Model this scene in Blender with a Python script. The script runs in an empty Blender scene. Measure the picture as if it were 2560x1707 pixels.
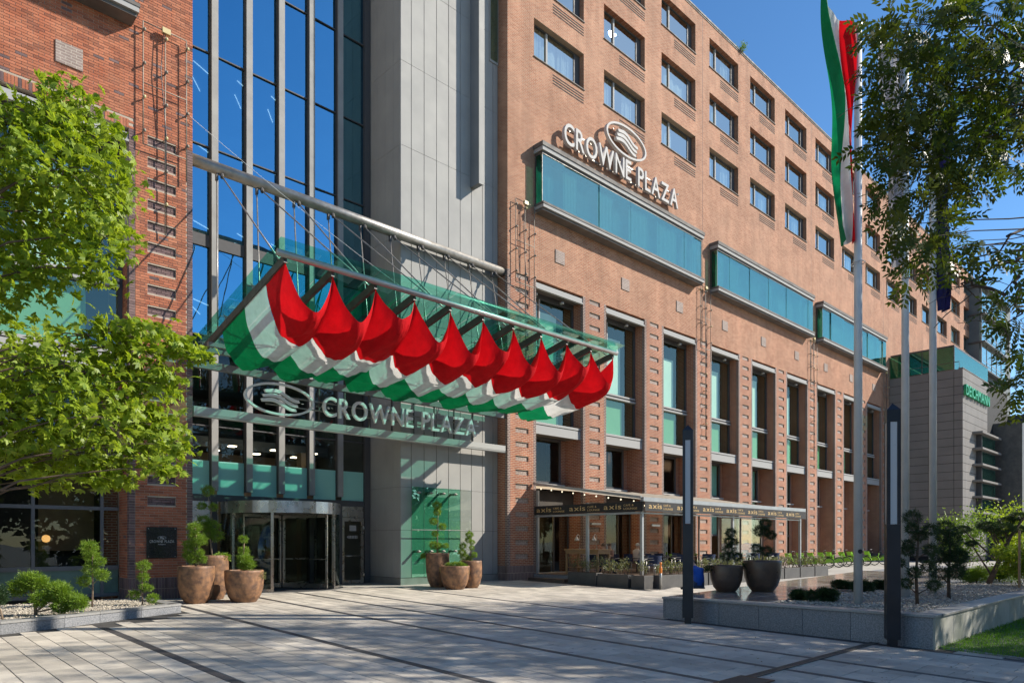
import bpy, math, random
import numpy as np
from mathutils import Vector, Matrix, Quaternion
random.seed(11); rng = np.random.default_rng(11)
R = math.radians
sc = bpy.context.scene
col = sc.collection

# ------------------------------------------------------------------ camera, sky, sun, exposure
cd = bpy.data.cameras.new('camera'); cam = bpy.data.objects.new('camera', cd); col.objects.link(cam)
cam.location = (0, 0, 1.68); cam.rotation_euler = (R(90), 0, R(-43.687))
cd.sensor_width = 36; cd.lens = 24.58; cd.shift_y = 0.1947; cd.clip_end = 3000; cd.clip_start = 0.1
sc.camera = cam
SUN = Vector((0.56, -0.44, 0.51)).normalized()
wd = bpy.data.worlds.new('World'); sc.world = wd; wd.use_nodes = True
wn = wd.node_tree; wn.nodes.clear()
sky = wn.nodes.new('ShaderNodeTexSky'); sky.sky_type = 'NISHITA'; sky.sun_disc = False
sky.sun_elevation = math.asin(SUN.z); sky.sun_rotation = math.atan2(SUN.x, SUN.y)
sky.air_density = 1.0; sky.dust_density = 0.15; sky.ozone_density = 3.0; sky.altitude = 200
hs = wn.nodes.new('ShaderNodeHueSaturation'); hs.inputs['Saturation'].default_value = 1.2
bg = wn.nodes.new('ShaderNodeBackground'); bg.inputs['Strength'].default_value = 0.12
wo = wn.nodes.new('ShaderNodeOutputWorld')
wn.links.new(sky.outputs[0], hs.inputs['Color']); wn.links.new(hs.outputs[0], bg.inputs[0]); wn.links.new(bg.outputs[0], wo.inputs[0])
sd = bpy.data.lights.new('sun', 'SUN'); sd.energy = 5.0; sd.angle = R(0.53); sd.color = (1.0, 0.93, 0.82)
so = bpy.data.objects.new('sun', sd); col.objects.link(so)
so.rotation_euler = SUN.to_track_quat('Z', 'Y').to_euler(); so.location = (30, -30, 40)
vs = sc.view_settings
vs.view_transform = 'Standard'; vs.look = 'None'; vs.exposure = 0.58; vs.gamma = 1; vs.use_curve_mapping = False
sc.display_settings.display_device = 'sRGB'
cy = sc.cycles
cy.max_bounces = 7; cy.diffuse_bounces = 3; cy.glossy_bounces = 4; cy.transmission_bounces = 4; cy.transparent_max_bounces = 24
cy.caustics_reflective = False; cy.caustics_refractive = False; cy.use_denoising = True; cy.sample_clamp_indirect = 6

F = 21.6                                   # plane of the brick facade
SLOPE = 0.02
def gz(y): return -SLOPE * (F - y) if y < F else 0.0      # the plaza falls gently away from the hotel

# ------------------------------------------------------------------ mesh helpers
class MB:
    def __init__(s): s.v = []; s.f = []; s.m = []; s.k = 0
    def add(s, vs_, fs_):
        b = len(s.v); s.v += [tuple(p) for p in vs_]
        for q in fs_: s.f.append(tuple(i + b for i in q)); s.m.append(s.k)
        return s
    def quad(s, *p): return s.add(p, [tuple(range(len(p)))])
    def box(s, x0, x1, y0, y1, z0, z1):
        return s.add([(x0,y0,z0),(x1,y0,z0),(x1,y1,z0),(x0,y1,z0),(x0,y0,z1),(x1,y0,z1),(x1,y1,z1),(x0,y1,z1)],
                     [(0,3,2,1),(4,5,6,7),(0,1,5,4),(1,2,6,5),(2,3,7,6),(3,0,4,7)])
    def bbox(s, x0, x1, y0, y1, z0, z1, b=.006):     # box with chamfered edges
        X = (x0, x1); Y = (y0, y1); Z = (z0, z1); V = []; idx = {}
        for i in (0,1):
            for j in (0,1):
                for k in (0,1):
                    for ax in range(3):
                        p = [X[i], Y[j], Z[k]]; sg = [1-2*i, 1-2*j, 1-2*k]
                        for a in range(3):
                            if a != ax: p[a] += sg[a]*b
                        idx[i,j,k,ax] = len(V); V.append(p)
        Fc = []
        def q(*ks):
            Fc.append(tuple(idx[k] for k in ks))
        for a in (0,1):
            o = [(0,0),(1,0),(1,1),(0,1)]
            q(*[(a,u,w,0) for u,w in (o if a else o[::-1])]); q(*[(u,a,w,1) for u,w in (o[::-1] if a else o)]); q(*[(u,w,a,2) for u,w in (o if a else o[::-1])])
        for u in (0,1):
            for w in (0,1):
                q((u,w,0,0),(u,w,1,0),(u,w,1,1),(u,w,0,1)); q((u,0,w,0),(u,1,w,0),(u,1,w,2),(u,0,w,2)); q((0,u,w,1),(1,u,w,1),(1,u,w,2),(0,u,w,2))
                for k in (0,1): q((u,w,k,0),(u,w,k,1),(u,w,k,2))
        return s.add(V, Fc)
    def bar(s, a, b, w, h=None, up=(0,0,1)):
        a = Vector(a); b = Vector(b); h = h or w; d = (b-a).normalized(); u = Vector(up)
        x = d.cross(u)
        if x.length < 1e-4: x = d.cross(Vector((1,0,0)))
        x.normalize(); y = x.cross(d).normalized(); V = []
        for p in (a, b):
            for i, j in ((-1,-1),(1,-1),(1,1),(-1,1)): V.append(p + x*i*w/2 + y*j*h/2)
        return s.add(V, [(0,1,2,3),(7,6,5,4),(0,4,5,1),(1,5,6,2),(2,6,7,3),(3,7,4,0)])
    def tube(s, pts, r, n=8, cap=True):
        pts = [Vector(p) for p in pts]; rs = r if isinstance(r, (list, tuple)) else [r]*len(pts); V = []; prev = None
        for i, p in enumerate(pts):
            d = (pts[min(i+1,len(pts)-1)] - pts[max(i-1,0)]).normalized()
            x = (prev - d*prev.dot(d)) if prev is not None else d.cross(Vector((0,0,1)))
            if x.length < 1e-3: x = d.cross(Vector((1,0,0)))
            x.normalize(); y = d.cross(x); prev = x
            for k in range(n):
                a = 2*math.pi*k/n; V.append(p + (x*math.cos(a) + y*math.sin(a))*rs[i])
        Fc = []
        for i in range(len(pts)-1):
            for k in range(n):
                k2 = (k+1) % n; Fc.append((i*n+k, i*n+k2, (i+1)*n+k2, (i+1)*n+k))
        if cap: Fc.append(tuple(range(n))[::-1]); Fc.append(tuple((len(pts)-1)*n+k for k in range(n)))
        return s.add(V, Fc)
    def lathe(s, prof, c=(0,0,0), n=28):
        V = []; Fc = []
        for r, z in prof:
            for k in range(n):
                a = 2*math.pi*k/n; V.append((c[0]+r*math.cos(a), c[1]+r*math.sin(a), c[2]+z))
        for i in range(len(prof)-1):
            for k in range(n):
                k2 = (k+1) % n; Fc.append((i*n+k, i*n+k2, (i+1)*n+k2, (i+1)*n+k))
        return s.add(V, Fc)
    def torus(s, c, ax, Rr, r, n=28, m=8):
        ax = Vector(ax).normalized(); x = ax.orthogonal().normalized(); y = ax.cross(x); c = Vector(c); V = []; Fc = []
        for i in range(n):
            a = 2*math.pi*i/n; d = x*math.cos(a) + y*math.sin(a)
            for j in range(m):
                b = 2*math.pi*j/m; V.append(c + d*(Rr + r*math.cos(b)) + ax*r*math.sin(b))
        for i in range(n):
            for j in range(m):
                Fc.append((i*m+j, ((i+1)%n)*m+j, ((i+1)%n)*m+(j+1)%m, i*m+(j+1)%m))
        return s.add(V, Fc)
    def prism(s, poly, o, u, v, w):              # polygon in (u, v) at o, extruded by w
        o, u, v, w = map(Vector, (o, u, v, w)); n = len(poly)
        A = [o + u*a + v*b for a, b in poly]; B = [p + w for p in A]
        return s.add(A + B, [tuple(range(n))[::-1], tuple(range(n, 2*n))] + [(i, (i+1)%n, n+(i+1)%n, n+i) for i in range(n)])
    def mesh(s, name, mats, smooth=False):
        me = bpy.data.meshes.new(name); me.from_pydata(s.v, [], s.f)
        for m_ in (mats if isinstance(mats, (list, tuple)) else [mats]): me.materials.append(m_)
        if any(s.m): me.polygons.foreach_set('material_index', s.m)
        if smooth: me.polygons.foreach_set('use_smooth', [True]*len(me.polygons))
        me.validate(); me.update(); return me
    def build(s, name, mats, parent=None, smooth=False, **kw):
        return ob(name, s.mesh(name, mats, smooth), parent, **kw)
def ob(name, me, parent=None, loc=None, rot=None, **kw):
    o = bpy.data.objects.new(name, me); col.objects.link(o)
    if parent: o.parent = parent
    if loc: o.location = loc
    if rot: o.rotation_euler = rot
    for k, v in kw.items(): o[k] = v
    return o
def thing(name, label, category, loc=(0,0,0), rz=0, group=None):
    o = bpy.data.objects.new(name, None); col.objects.link(o); o.location = loc; o.rotation_euler = (0,0,rz)
    o.empty_display_size = .2; o['label'] = label; o['category'] = category
    if group: o['group'] = group
    return o
def copy_tree(o, parent=None):
    c = o.copy(); col.objects.link(c); c.parent = parent
    for ch in o.children: copy_tree(ch, c)
    return c
def leafmesh(name, C, D, N, L, W, mat, fold=.15, tipw=0):
    C = np.asarray(C, float); D = np.asarray(D, float); N = np.asarray(N, float); n = len(C)
    D /= np.linalg.norm(D, axis=1)[:,None] + 1e-9; S = np.cross(D, N); S /= np.linalg.norm(S, axis=1)[:,None] + 1e-9
    U = np.cross(S, D); L = np.broadcast_to(L, n)[:,None]; W = np.broadcast_to(W, n)[:,None]
    V = np.stack([C, C + D*L*.45 + S*W/2 + U*W*fold, C + D*L, C + D*L*.45 - S*W/2 + U*W*fold], 1).reshape(-1, 3)
    me = bpy.data.meshes.new(name); me.vertices.add(4*n); me.vertices.foreach_set('co', V.astype(np.float32).ravel())
    me.loops.add(4*n); me.loops.foreach_set('vertex_index', np.arange(4*n, dtype=np.int32))
    me.polygons.add(n); me.polygons.foreach_set('loop_start', np.arange(0, 4*n, 4, dtype=np.int32)); me.polygons.foreach_set('loop_total', np.full(n, 4, np.int32))
    me.materials.append(mat); me.update(calc_edges=True); return me
def rdir(n):
    d = rng.normal(size=(n,3)); return d/np.linalg.norm(d, axis=1)[:,None]

# ------------------------------------------------------------------ material helpers
class NT:
    def __init__(s, name):
        s.mat = bpy.data.materials.new(name); s.mat.use_nodes = True; s.t = s.mat.node_tree; s.t.nodes.clear()
        s.out = s.n('ShaderNodeOutputMaterial')
    def n(s, typ, **kw):
        nd = s.t.nodes.new(typ)
        for k, v in kw.items(): setattr(nd, k, v)
        return nd
    def l(s, a, b): s.t.links.new(a, b); return a
    def noise(s, scale, detail=4, vec=None, rough=.55):
        nd = s.n('ShaderNodeTexNoise'); nd.inputs['Scale'].default_value = scale; nd.inputs['Detail'].default_value = detail; nd.inputs['Roughness'].default_value = rough
        if vec is not None: s.l(vec, nd.inputs['Vector'])
        return nd.outputs['Fac']
    def mix(s, f, a, b, mode='MIX'):
        nd = s.n('ShaderNodeMix', data_type='RGBA', blend_type=mode)
        for i, x in ((0, f), (6, a), (7, b)):
            if hasattr(x, 'is_linked') or hasattr(x, 'links'): s.l(x, nd.inputs[i])
            elif i: nd.inputs[i].default_value = (*x, 1)
            else: nd.inputs[i].default_value = x
        return nd.outputs[2]
    def ramp(s, f, lo, hi, a=0, b=1):
        nd = s.n('ShaderNodeMapRange'); s.l(f, nd.inputs[0])
        for i, x in enumerate((lo, hi, a, b)): nd.inputs[i+1].default_value = x
        return nd.outputs[0]
    def math(s, op, a, b=0):
        nd = s.n('ShaderNodeMath', operation=op)
        for i, x in ((0, a), (1, b)):
            if hasattr(x, 'links'): s.l(x, nd.inputs[i])
            else: nd.inputs[i].default_value = x
        return nd.outputs[0]
    def bump(s, h, strength=.3, dist=.01):
        nd = s.n('ShaderNodeBump'); nd.inputs['Strength'].default_value = strength; nd.inputs['Distance'].default_value = dist; s.l(h, nd.inputs['Height']); return nd.outputs[0]
    def bsdf(s, colr, rough=.6, metal=0, normal=None, spec=None):
        b = s.n('ShaderNodeBsdfPrincipled')
        for key, x in (('Base Color', colr), ('Roughness', rough), ('Metallic', metal)):
            if hasattr(x, 'links'): s.l(x, b.inputs[key])
            elif key == 'Base Color': b.inputs[key].default_value = (*x, 1)
            else: b.inputs[key].default_value = x
        if spec is not None: b.inputs['Specular IOR Level'].default_value = spec
        if normal is not None: s.l(normal, b.inputs['Normal'])
        return b.outputs[0]
    def done(s, sh): s.l(sh, s.out.inputs['Surface']); return s.mat
def pos(t): return t.n('ShaderNodeNewGeometry').outputs['Position']
def M(name, c1, c2=None, scale=3, rough=.6, metal=0, bump=0, bscale=60, lo=.35, hi=.65, spec=None, rnd=0, spots=0):
    t = NT(name); tc = t.n('ShaderNodeTexCoord').outputs['Object']; c = c1
    if c2: c = t.mix(t.ramp(t.noise(scale, 5, tc), lo, hi), c1, c2)
    if rnd:
        oi = t.n('ShaderNodeObjectInfo').outputs['Random']; gi = t.n('ShaderNodeNewGeometry').outputs['Random Per Island']
        f = t.math('FRACT', t.math('ADD', t.math('MULTIPLY', oi, 7.31), gi)); c = t.mix(1, c if c2 else c1, t.ramp(f, 0, 1, 1-rnd, 1+rnd), 'MULTIPLY') if True else c
    if spots:
        gp_ = pos(t); c = t.mix(t.ramp(t.noise(5.5, 2, gp_), .68, .72, 0, spots), c, (.16,.145,.125)); c = t.mix(t.ramp(t.noise(.45, 5, gp_), .5, .7, 0, .45), c, (.27,.245,.21))
    nb = t.bump(t.noise(bscale, 3, tc), bump, .01) if bump else None
    rr = t.ramp(t.noise(scale*2.3, 3, tc), .3, .7, max(rough-.08, 0), min(rough+.08, 1)) if rough > .12 else rough
    return t.done(t.bsdf(c, rr, metal, nb, spec))
def brickmat(name, c1, c2, mortar, w=.25, h=.0756, ms=.011, pale=(.5,.33,.25), palef=.35, bmp=.5):
    t = NT(name); g = t.n('ShaderNodeNewGeometry'); sp = t.n('ShaderNodeSeparateXYZ'); t.l(g.outputs['Position'], sp.inputs[0])
    sn = t.n('ShaderNodeSeparateXYZ'); t.l(g.outputs['True Normal'], sn.inputs[0])
    fac = t.math('GREATER_THAN', t.math('ABSOLUTE', sn.outputs[0]), .5)
    mx = t.n('ShaderNodeMix', data_type='FLOAT'); t.l(fac, mx.inputs[0]); t.l(sp.outputs[0], mx.inputs[2]); t.l(sp.outputs[1], mx.inputs[3])
    cb = t.n('ShaderNodeCombineXYZ'); t.l(mx.outputs[0], cb.inputs[0]); t.l(sp.outputs[2], cb.inputs[1])
    b = t.n('ShaderNodeTexBrick'); t.l(cb.outputs[0], b.inputs['Vector'])
    b.inputs['Scale'].default_value = 1; b.inputs['Mortar Size'].default_value = ms; b.inputs['Mortar Smooth'].default_value = .15
    b.inputs['Brick Width'].default_value = w; b.inputs['Row Height'].default_value = h; b.inputs['Bias'].default_value = -.1
    b.inputs['Color1'].default_value = (*c1,1); b.inputs['Color2'].default_value = (*c2,1); b.inputs['Mortar'].default_value = (*mortar,1)
    st = t.ramp(t.noise(.35, 6, g.outputs['Position'], .6), .42, .68, 0, palef)
    c = t.mix(st, b.outputs['Color'], pale)
    c = t.mix(1, c, t.ramp(t.noise(.9, 5, g.outputs['Position'], .65), .3, .7, .82, 1.14), 'MULTIPLY')
    vm = t.n('ShaderNodeVectorMath', operation='MULTIPLY'); t.l(g.outputs['Position'], vm.inputs[0]); vm.inputs[1].default_value = (1.6, 1.6, .07)
    c = t.mix(1, c, t.ramp(t.noise(1, 5, vm.outputs[0], .7), .35, .75, 1.08, .80), 'MULTIPLY')
    nb = t.bump(t.math('SUBTRACT', 1, b.outputs['Fac']), bmp, .008)
    return t.done(t.bsdf(c, .85, 0, nb, .25))
def glassmat(name, tint, refl, fac, trans=(.6,.7,.7), rough=0.0, wav=.004, top=.85):
    # coated window glass: a tinted mirror coat over see-through tinted glass
    t = NT(name); tr = t.n('ShaderNodeBsdfTransparent'); tr.inputs[0].default_value = (*trans, 1)
    gl = t.n('ShaderNodeBsdfGlossy'); gl.inputs['Color'].default_value = (*tint, 1); gl.inputs['Roughness'].default_value = rough
    nb = t.bump(t.noise(.6, 2, pos(t)), 1, wav); t.l(nb, gl.inputs['Normal'])
    lw = t.n('ShaderNodeLayerWeight'); lw.inputs[0].default_value = .12
    f = t.ramp(lw.outputs['Fresnel'], 0, 1, fac, top)
    ms = t.n('ShaderNodeMixShader'); t.l(f, ms.inputs[0]); t.l(tr.outputs[0], ms.inputs[1]); t.l(gl.outputs[0], ms.inputs[2])
    return t.done(ms.outputs[0])
def cloth(name, c, tr=.35, rough=.7):
    t = NT(name); cc = t.mix(1, c, t.ramp(t.noise(4, 4, pos(t)), .3, .7, .88, 1.1), 'MULTIPLY')
    vm = t.n('ShaderNodeVectorMath', operation='MULTIPLY'); t.l(pos(t), vm.inputs[0]); vm.inputs[1].default_value = (9, 2.2, 2.2)
    a = t.bsdf(cc, rough, 0, t.bump(t.math('ADD', t.noise(1, 4, vm.outputs[0]), t.math('MULTIPLY', t.noise(6, 3, pos(t)), .5)), .8, .04), .2); b = t.n('ShaderNodeBsdfTranslucent'); t.l(cc, b.inputs[0])
    ms = t.n('ShaderNodeMixShader'); ms.inputs[0].default_value = tr; t.l(a, ms.inputs[1]); t.l(b.outputs[0], ms.inputs[2])
    return t.done(ms.outputs[0])
def leafmat(name, c1, c2, c3, tr=.35, rough=.45):
    t = NT(name); ri = t.n('ShaderNodeNewGeometry').outputs['Random Per Island']
    c = t.mix(ri, c1, c2); c = t.mix(t.ramp(t.noise(1.3, 3, pos(t)), .45, .7), c, c3)
    a = t.bsdf(c, rough, 0, None, .35); b = t.n('ShaderNodeBsdfTranslucent'); t.l(t.mix(1, c, (1.3, 1.25, .5), 'MULTIPLY'), b.inputs[0])
    ms = t.n('ShaderNodeMixShader'); ms.inputs[0].default_value = tr; t.l(a, ms.inputs[1]); t.l(b.outputs[0], ms.inputs[2])
    return t.done(ms.outputs[0])
def emit(name, c, s):
    t = NT(name); e = t.n('ShaderNodeEmission'); e.inputs[0].default_value = (*c,1); e.inputs[1].default_value = s; return t.done(e.outputs[0])

mBrick = brickmat('pale_weathered_brick', (.33,.125,.066), (.455,.215,.125), (.43,.33,.235), pale=(.47,.285,.19), palef=.35, bmp=.9)
mBrickLow = brickmat('red_pier_brick', (.38,.135,.07), (.27,.085,.048), (.48,.37,.27), pale=(.42,.24,.17), palef=.25)
mPatch = brickmat('dark_infill_brick', (.24,.175,.15), (.33,.25,.215), (.48,.41,.34), pale=(.36,.30,.27), palef=.5)
mQuoin = brickmat('purple_quoin_brick', (.13,.085,.085), (.18,.12,.115), (.46,.38,.30), w=.2, palef=.1)
mPlinth = brickmat('soldier_plinth_brick', (.14,.095,.095), (.19,.13,.125), (.42,.34,.28), w=.085, h=.315, ms=.01, palef=.1)
mBrickA = M('red_brick', (.36,.115,.06), (.43,.17,.095), 2.2, .82, bump=.3, bscale=90, rnd=.15, spec=.2)
mBrickC = M('brown_brick', (.25,.085,.05), (.31,.12,.07), 2.2, .82, bump=.3, bscale=90, rnd=.15, spec=.2)
mBrickB = M('dark_purple_brick', (.135,.088,.088), (.19,.125,.115), 2.2, .8, bump=.3, bscale=90, rnd=.25, spec=.2)
mMortar = M('mortar', (.47,.38,.29), (.38,.31,.24), 3, .9, bump=.3)
mFrame = M('window_frame_dark', (.085,.083,.085), rough=.6, spec=.2)
mFrameL = M('window_frame_light', (.36,.355,.34), rough=.75, spec=.1)
mSteel = M('galvanised_steel', (.36,.34,.31), (.27,.25,.22), 4, .42, metal=.65)
mSteelD = M('dark_steel_beam', (.075,.07,.066), (.11,.10,.09), 3, .5, metal=.3)
mAlu = M('silver_metal', (.42,.41,.39), (.35,.34,.32), 3, .4, metal=.6)
mStain = M('brushed_steel', (.60,.57,.53), (.50,.47,.44), 2, .3, metal=1)
mPanel = M('tower_cladding', (.38,.37,.345), (.325,.318,.30), .8, .7, lo=.3, hi=.7, spec=.12)
mGap = M('shadow_gap', (.02,.02,.02), rough=.9)
mBlock = M('block_cladding', (.22,.205,.19), (.19,.178,.165), .6, .7, spec=.12)
mCap = M('zinc_trim', (.17,.155,.14), (.12,.11,.10), 1.5, .65, spec=.15)
mGlassHall = glassmat('hall_glass', (.25,.62,.84), 0, .62, (.40,.60,.64), wav=.012)
mGlassLow = glassmat('lobby_glass', (.55,.62,.62), 0, .07, (.66,.70,.67), wav=.004, top=.5)
mGlassWin = glassmat('room_glass', (.86,.96,.88), 0, .54, (.80,.90,.88), top=.7)
mGlassOri = glassmat('oriel_glass', (.55,.80,.66), 0, .36, (.62,.82,.80), wav=.02, top=.6)
mGlassTall = glassmat('tall_window_glass', (.85,1,.82), 0, .14, (.84,.95,.88), top=.42)
mGlassClear = glassmat('clear_glass', (.9,.95,.95), 0, .04, (.86,.9,.88), top=.3)
mGlassCan = glassmat('green_canopy_glass', (.55,.85,.75), 0, .10, (.30,.86,.68), top=.5)
mGlassGrn = glassmat('green_panel_glass', (.7,.95,.85), 0, .14, (.58,.92,.80))
mFrost = NT('frosted_film'); mFrost = mFrost.done(mFrost.bsdf((.28,.58,.50), .35, 0, None, .4))
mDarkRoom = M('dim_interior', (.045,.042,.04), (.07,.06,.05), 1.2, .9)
mHallIn = M('hall_interior', (.10,.12,.13), (.16,.18,.18), .5, .9)
mCurtain = M('sheer_curtain', (.62,.66,.64), (.50,.55,.53), 9, .9)
mBlindP = M('pale_roller_blind', (.62,.74,.66), (.54,.68,.60), .7, .9)
mBlindG = M('green_roller_blind', (.17,.38,.19), (.15,.34,.17), .6, .9)
mTan = M('tan_inner_wall', (.30,.22,.12), (.22,.15,.08), 1.2, .8)
mWhite = M('white_paint', (.72,.72,.70), rough=.45)
mBlackM = M('black_metal', (.012,.013,.018), (.02,.022,.028), 2, .38, metal=.2)
mLampGl = M('opal_lamp_panel', (.46,.48,.50), rough=.35)
mPaver = M('granite_paver', (.56,.505,.42), (.42,.38,.325), 2.2, .75, bump=.5, bscale=70, rnd=.17, spec=.3, spots=.6)
mBand = M('dark_basalt_paver', (.055,.052,.052), (.08,.072,.07), 4, .7, bump=.25, bscale=120, rnd=.2)
mGround = M('sandy_joint_bed', (.06,.055,.05), (.04,.037,.033), .9, .95, bump=.4, bscale=40)
mGranite = M('grey_granite', (.15,.155,.165), (.30,.30,.305), 38, .62, bump=.3, bscale=120, rnd=.12)
mGraniteTop = M('granite_coping', (.33,.32,.30), (.26,.255,.245), 30, .42, rnd=.08)
mSlab = M('polished_slab', (.34,.30,.26), (.28,.25,.22), .8, .13)
mPot = M('rusty_glazed_pot', (.30,.155,.075), (.09,.05,.034), 6.5, .6, bump=1.0, bscale=13, lo=.36, hi=.68)
mPotD = M('dark_bronze_pot', (.075,.05,.037), (.15,.09,.055), 2.4, .35, bump=.35, bscale=22)
mSoil = M('potting_soil', (.05,.038,.028), rough=.95, bump=.6)
mBark = M('brown_bark', (.14,.095,.065), (.08,.055,.04), 8, .9, bump=.6, bscale=30)
mBarkL = M('pale_bark', (.27,.20,.14), (.18,.13,.09), 8, .9, bump=.5, bscale=30)
mStone = M('pale_gravel', (.50,.445,.36), (.34,.295,.23), 30, .85, rnd=.3)
mRed = cloth('red_cloth', (.68,.006,.012), .34); mWhiteC = cloth('white_cloth', (.78,.77,.75), .38); mGreenC = cloth('green_cloth', (.004,.22,.08), .38)
mNavyC = cloth('navy_cloth', (.02,.02,.09), .2)
mLeafL = leafmat('maple_leaves', (.15,.25,.02), (.38,.47,.05), (.22,.31,.025), .46)
mLeafR = leafmat('ash_leaves', (.030,.058,.007), (.06,.095,.011), (.085,.10,.012), .38)
mNeedle = leafmat('bright_needles', (.11,.22,.025), (.28,.40,.055), (.17,.28,.035), .35)
mNeedleD = leafmat('dark_needles', (.02,.05,.018), (.045,.085,.028), (.035,.065,.025), .2)
mShrub = leafmat('variegated_leaves', (.10,.14,.05), (.34,.34,.20), (.16,.18,.07), .3)
mGrass = leafmat('lawn_grass', (.09,.22,.012), (.17,.36,.03), (.12,.27,.02), .4)
mGold = M('gold_print', (.62,.42,.17), rough=.5); mCafeBlk = M('black_valance', (.022,.021,.02), rough=.75)
mLitW = emit('warm_lamp', (1, .62, .22), 30.0)

# ------------------------------------------------------------------ ground, paving, lawn, beds
def farpave():
    t = NT('far_paving'); b = t.n('ShaderNodeTexBrick'); t.l(pos(t), b.inputs['Vector'])
    b.inputs['Scale'].default_value = 1; b.inputs['Brick Width'].default_value = .8; b.inputs['Row Height'].default_value = .4; b.inputs['Mortar Size'].default_value = .008
    b.inputs['Color1'].default_value = (.42,.39,.34,1); b.inputs['Color2'].default_value = (.36,.335,.30,1); b.inputs['Mortar'].default_value = (.2,.18,.16,1)
    c = t.mix(1, b.outputs['Color'], t.ramp(t.noise(.5, 5, pos(t)), .3, .7, .85, 1.12), 'MULTIPLY')
    return t.done(t.bsdf(c, .75, 0, t.bump(t.noise(90, 3, pos(t)), .2, .01)))
mFar = farpave()
g = MB(); ys = (-500, -20, F, 700)
for i in range(3):
    a, b = ys[i], ys[i+1]; g.quad((-400,a,gz(max(a,-20))), (700,a,gz(max(a,-20))), (700,b,gz(max(b,-20))), (-400,b,gz(max(b,-20))))
g.build('ground', mFar, kind='structure')

BED = [(-7,13.6),(1.0,15.95),(2.14,16.34),(3.28,16.75),(4.01,17.12),(4.95,17.55),(5.98,18.01),(5.95,21.3)]
def bed_y(x):
    if x > 5.99: return 99
    for (a, b), (c, d) in zip(BED, BED[1:]):
        if a <= x <= c and c > a: return b + (d-b)*(x-a)/(c-a)
    return -99
jb = MB(); jb.quad((.0,.6,gz(.6)+.004),(24,.6,gz(.6)+.004),(24,21.5,gz(21.5)+.004),(.0,21.5,gz(21.5)+.004))
paving = jb.build('plaza_paving', mGround, kind='structure')
BANDS = [1.3, 3.84, 6.42, 8.95, 10.6, 11.95, 14.4]
cols_x = []; x = -.1
edges = [-.1] + BANDS + [16.9, 19.4, 21.9, 24.0]
for i in range(len(edges)-1):
    a, b = edges[i], edges[i+1]; a2 = a + (.075 if a in BANDS else 0); b2 = b - (.075 if b in BANDS else 0)
    n = max(1, round((b2-a2)/.365)); ws = [random.choice((.8,1,1,1.12)) for _ in range(n)]; t_ = sum(ws); x = a2
    for w in ws: cols_x.append((x, x + (b2-a2)*w/t_, False)); x += (b2-a2)*w/t_
    if b in BANDS: cols_x.append((b2, b+.075, True))
pavers = []
for x0, x1, dark in cols_x:
    y = .7 + random.random()*.5
    while y < 21.25:
        L = 1.2 if dark else random.choice((.45,.6,.6,.75,.9,1.05)); y1 = min(y+L, 21.3); xm = (x0+x1)/2; ym = (y+y1)/2
        ok = not (ym > bed_y(xm)-.05 or y1 > bed_y(x0)-.02) and not (xm > 14.62 and 3.9 < ym < 9.95) and not (xm > 14.5 + (ym-2)*.2 and ym <= 3.9) and not (xm > 21.0 and ym > 15.0) and not (abs(ym-5.0) < .45*0+ (y1-y)/2+.08 and 9.0 < xm < 14.7 and False)
        if ok and not (dark and y > 18.4 and xm > 6): pavers.append((x0, x1, y, y1, dark))
        y = y1
fw = Vector((.6907,.7231)); rt = Vector((.7231,-.6907))
def view(x, y):
    d = fw.x*x + fw.y*y; a = rt.x*x + rt.y*y
    return d if d > 3.4 and abs(a) < .76*d else 1e6 + d
pavers.sort(key=lambda p: view((p[0]+p[1])/2, (p[2]+p[3])/2))
pm = {}
tilt = math.atan(SLOPE)
def paver_shape(mb, x0, x1, y0, y1, zf, top):
    j = .005; b = .004; V = []
    for (xa, xb, ya, yb, dz) in ((x0+j, x1-j, y0+j, y1-j, 0.0), (x0+j, x1-j, y0+j, y1-j, top-b), (x0+j+b, x1-j-b, y0+j+b, y1-j-b, top)):
        V += [(xa,ya,zf(ya)+dz),(xb,ya,zf(ya)+dz),(xb,yb,zf(yb)+dz),(xa,yb,zf(yb)+dz)]
    mb.add(V, [(8,9,10,11)] + [(i, (i+1)%4, 4+(i+1)%4, 4+i) for i in range(4)] + [(4+i, 4+(i+1)%4, 8+(i+1)%4, 8+i) for i in range(4)])
rest = MB()
for i, (x0, x1, y0, y1, dark) in enumerate(pavers):
    top = .016 + random.uniform(-.0012, .0012)
    if i < 300:
        w = round(x1-x0, 3); L = round(y1-y0, 2); k = (w, L, dark)
        if k not in pm:
            mb = MB(); paver_shape(mb, -w/2, w/2, -L/2, L/2, lambda y_: 0, .016); pm[k] = mb.mesh('paver', mBand if dark else mPaver)
        ym = (y0+y1)/2
        ob('paver', pm[k], paving, ((x0+x1)/2, ym, gz(ym)+top-.016+.005), (tilt + random.uniform(-.0015,.0015), random.uniform(-.003,.003), 0))
    else:
        rest.k = 1 if dark else 0; paver_shape(rest, x0, x1, y0, y1, gz, top+.004)
rest.build('paver', [mPaver, mBand], paving, kind='stuff')
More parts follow.
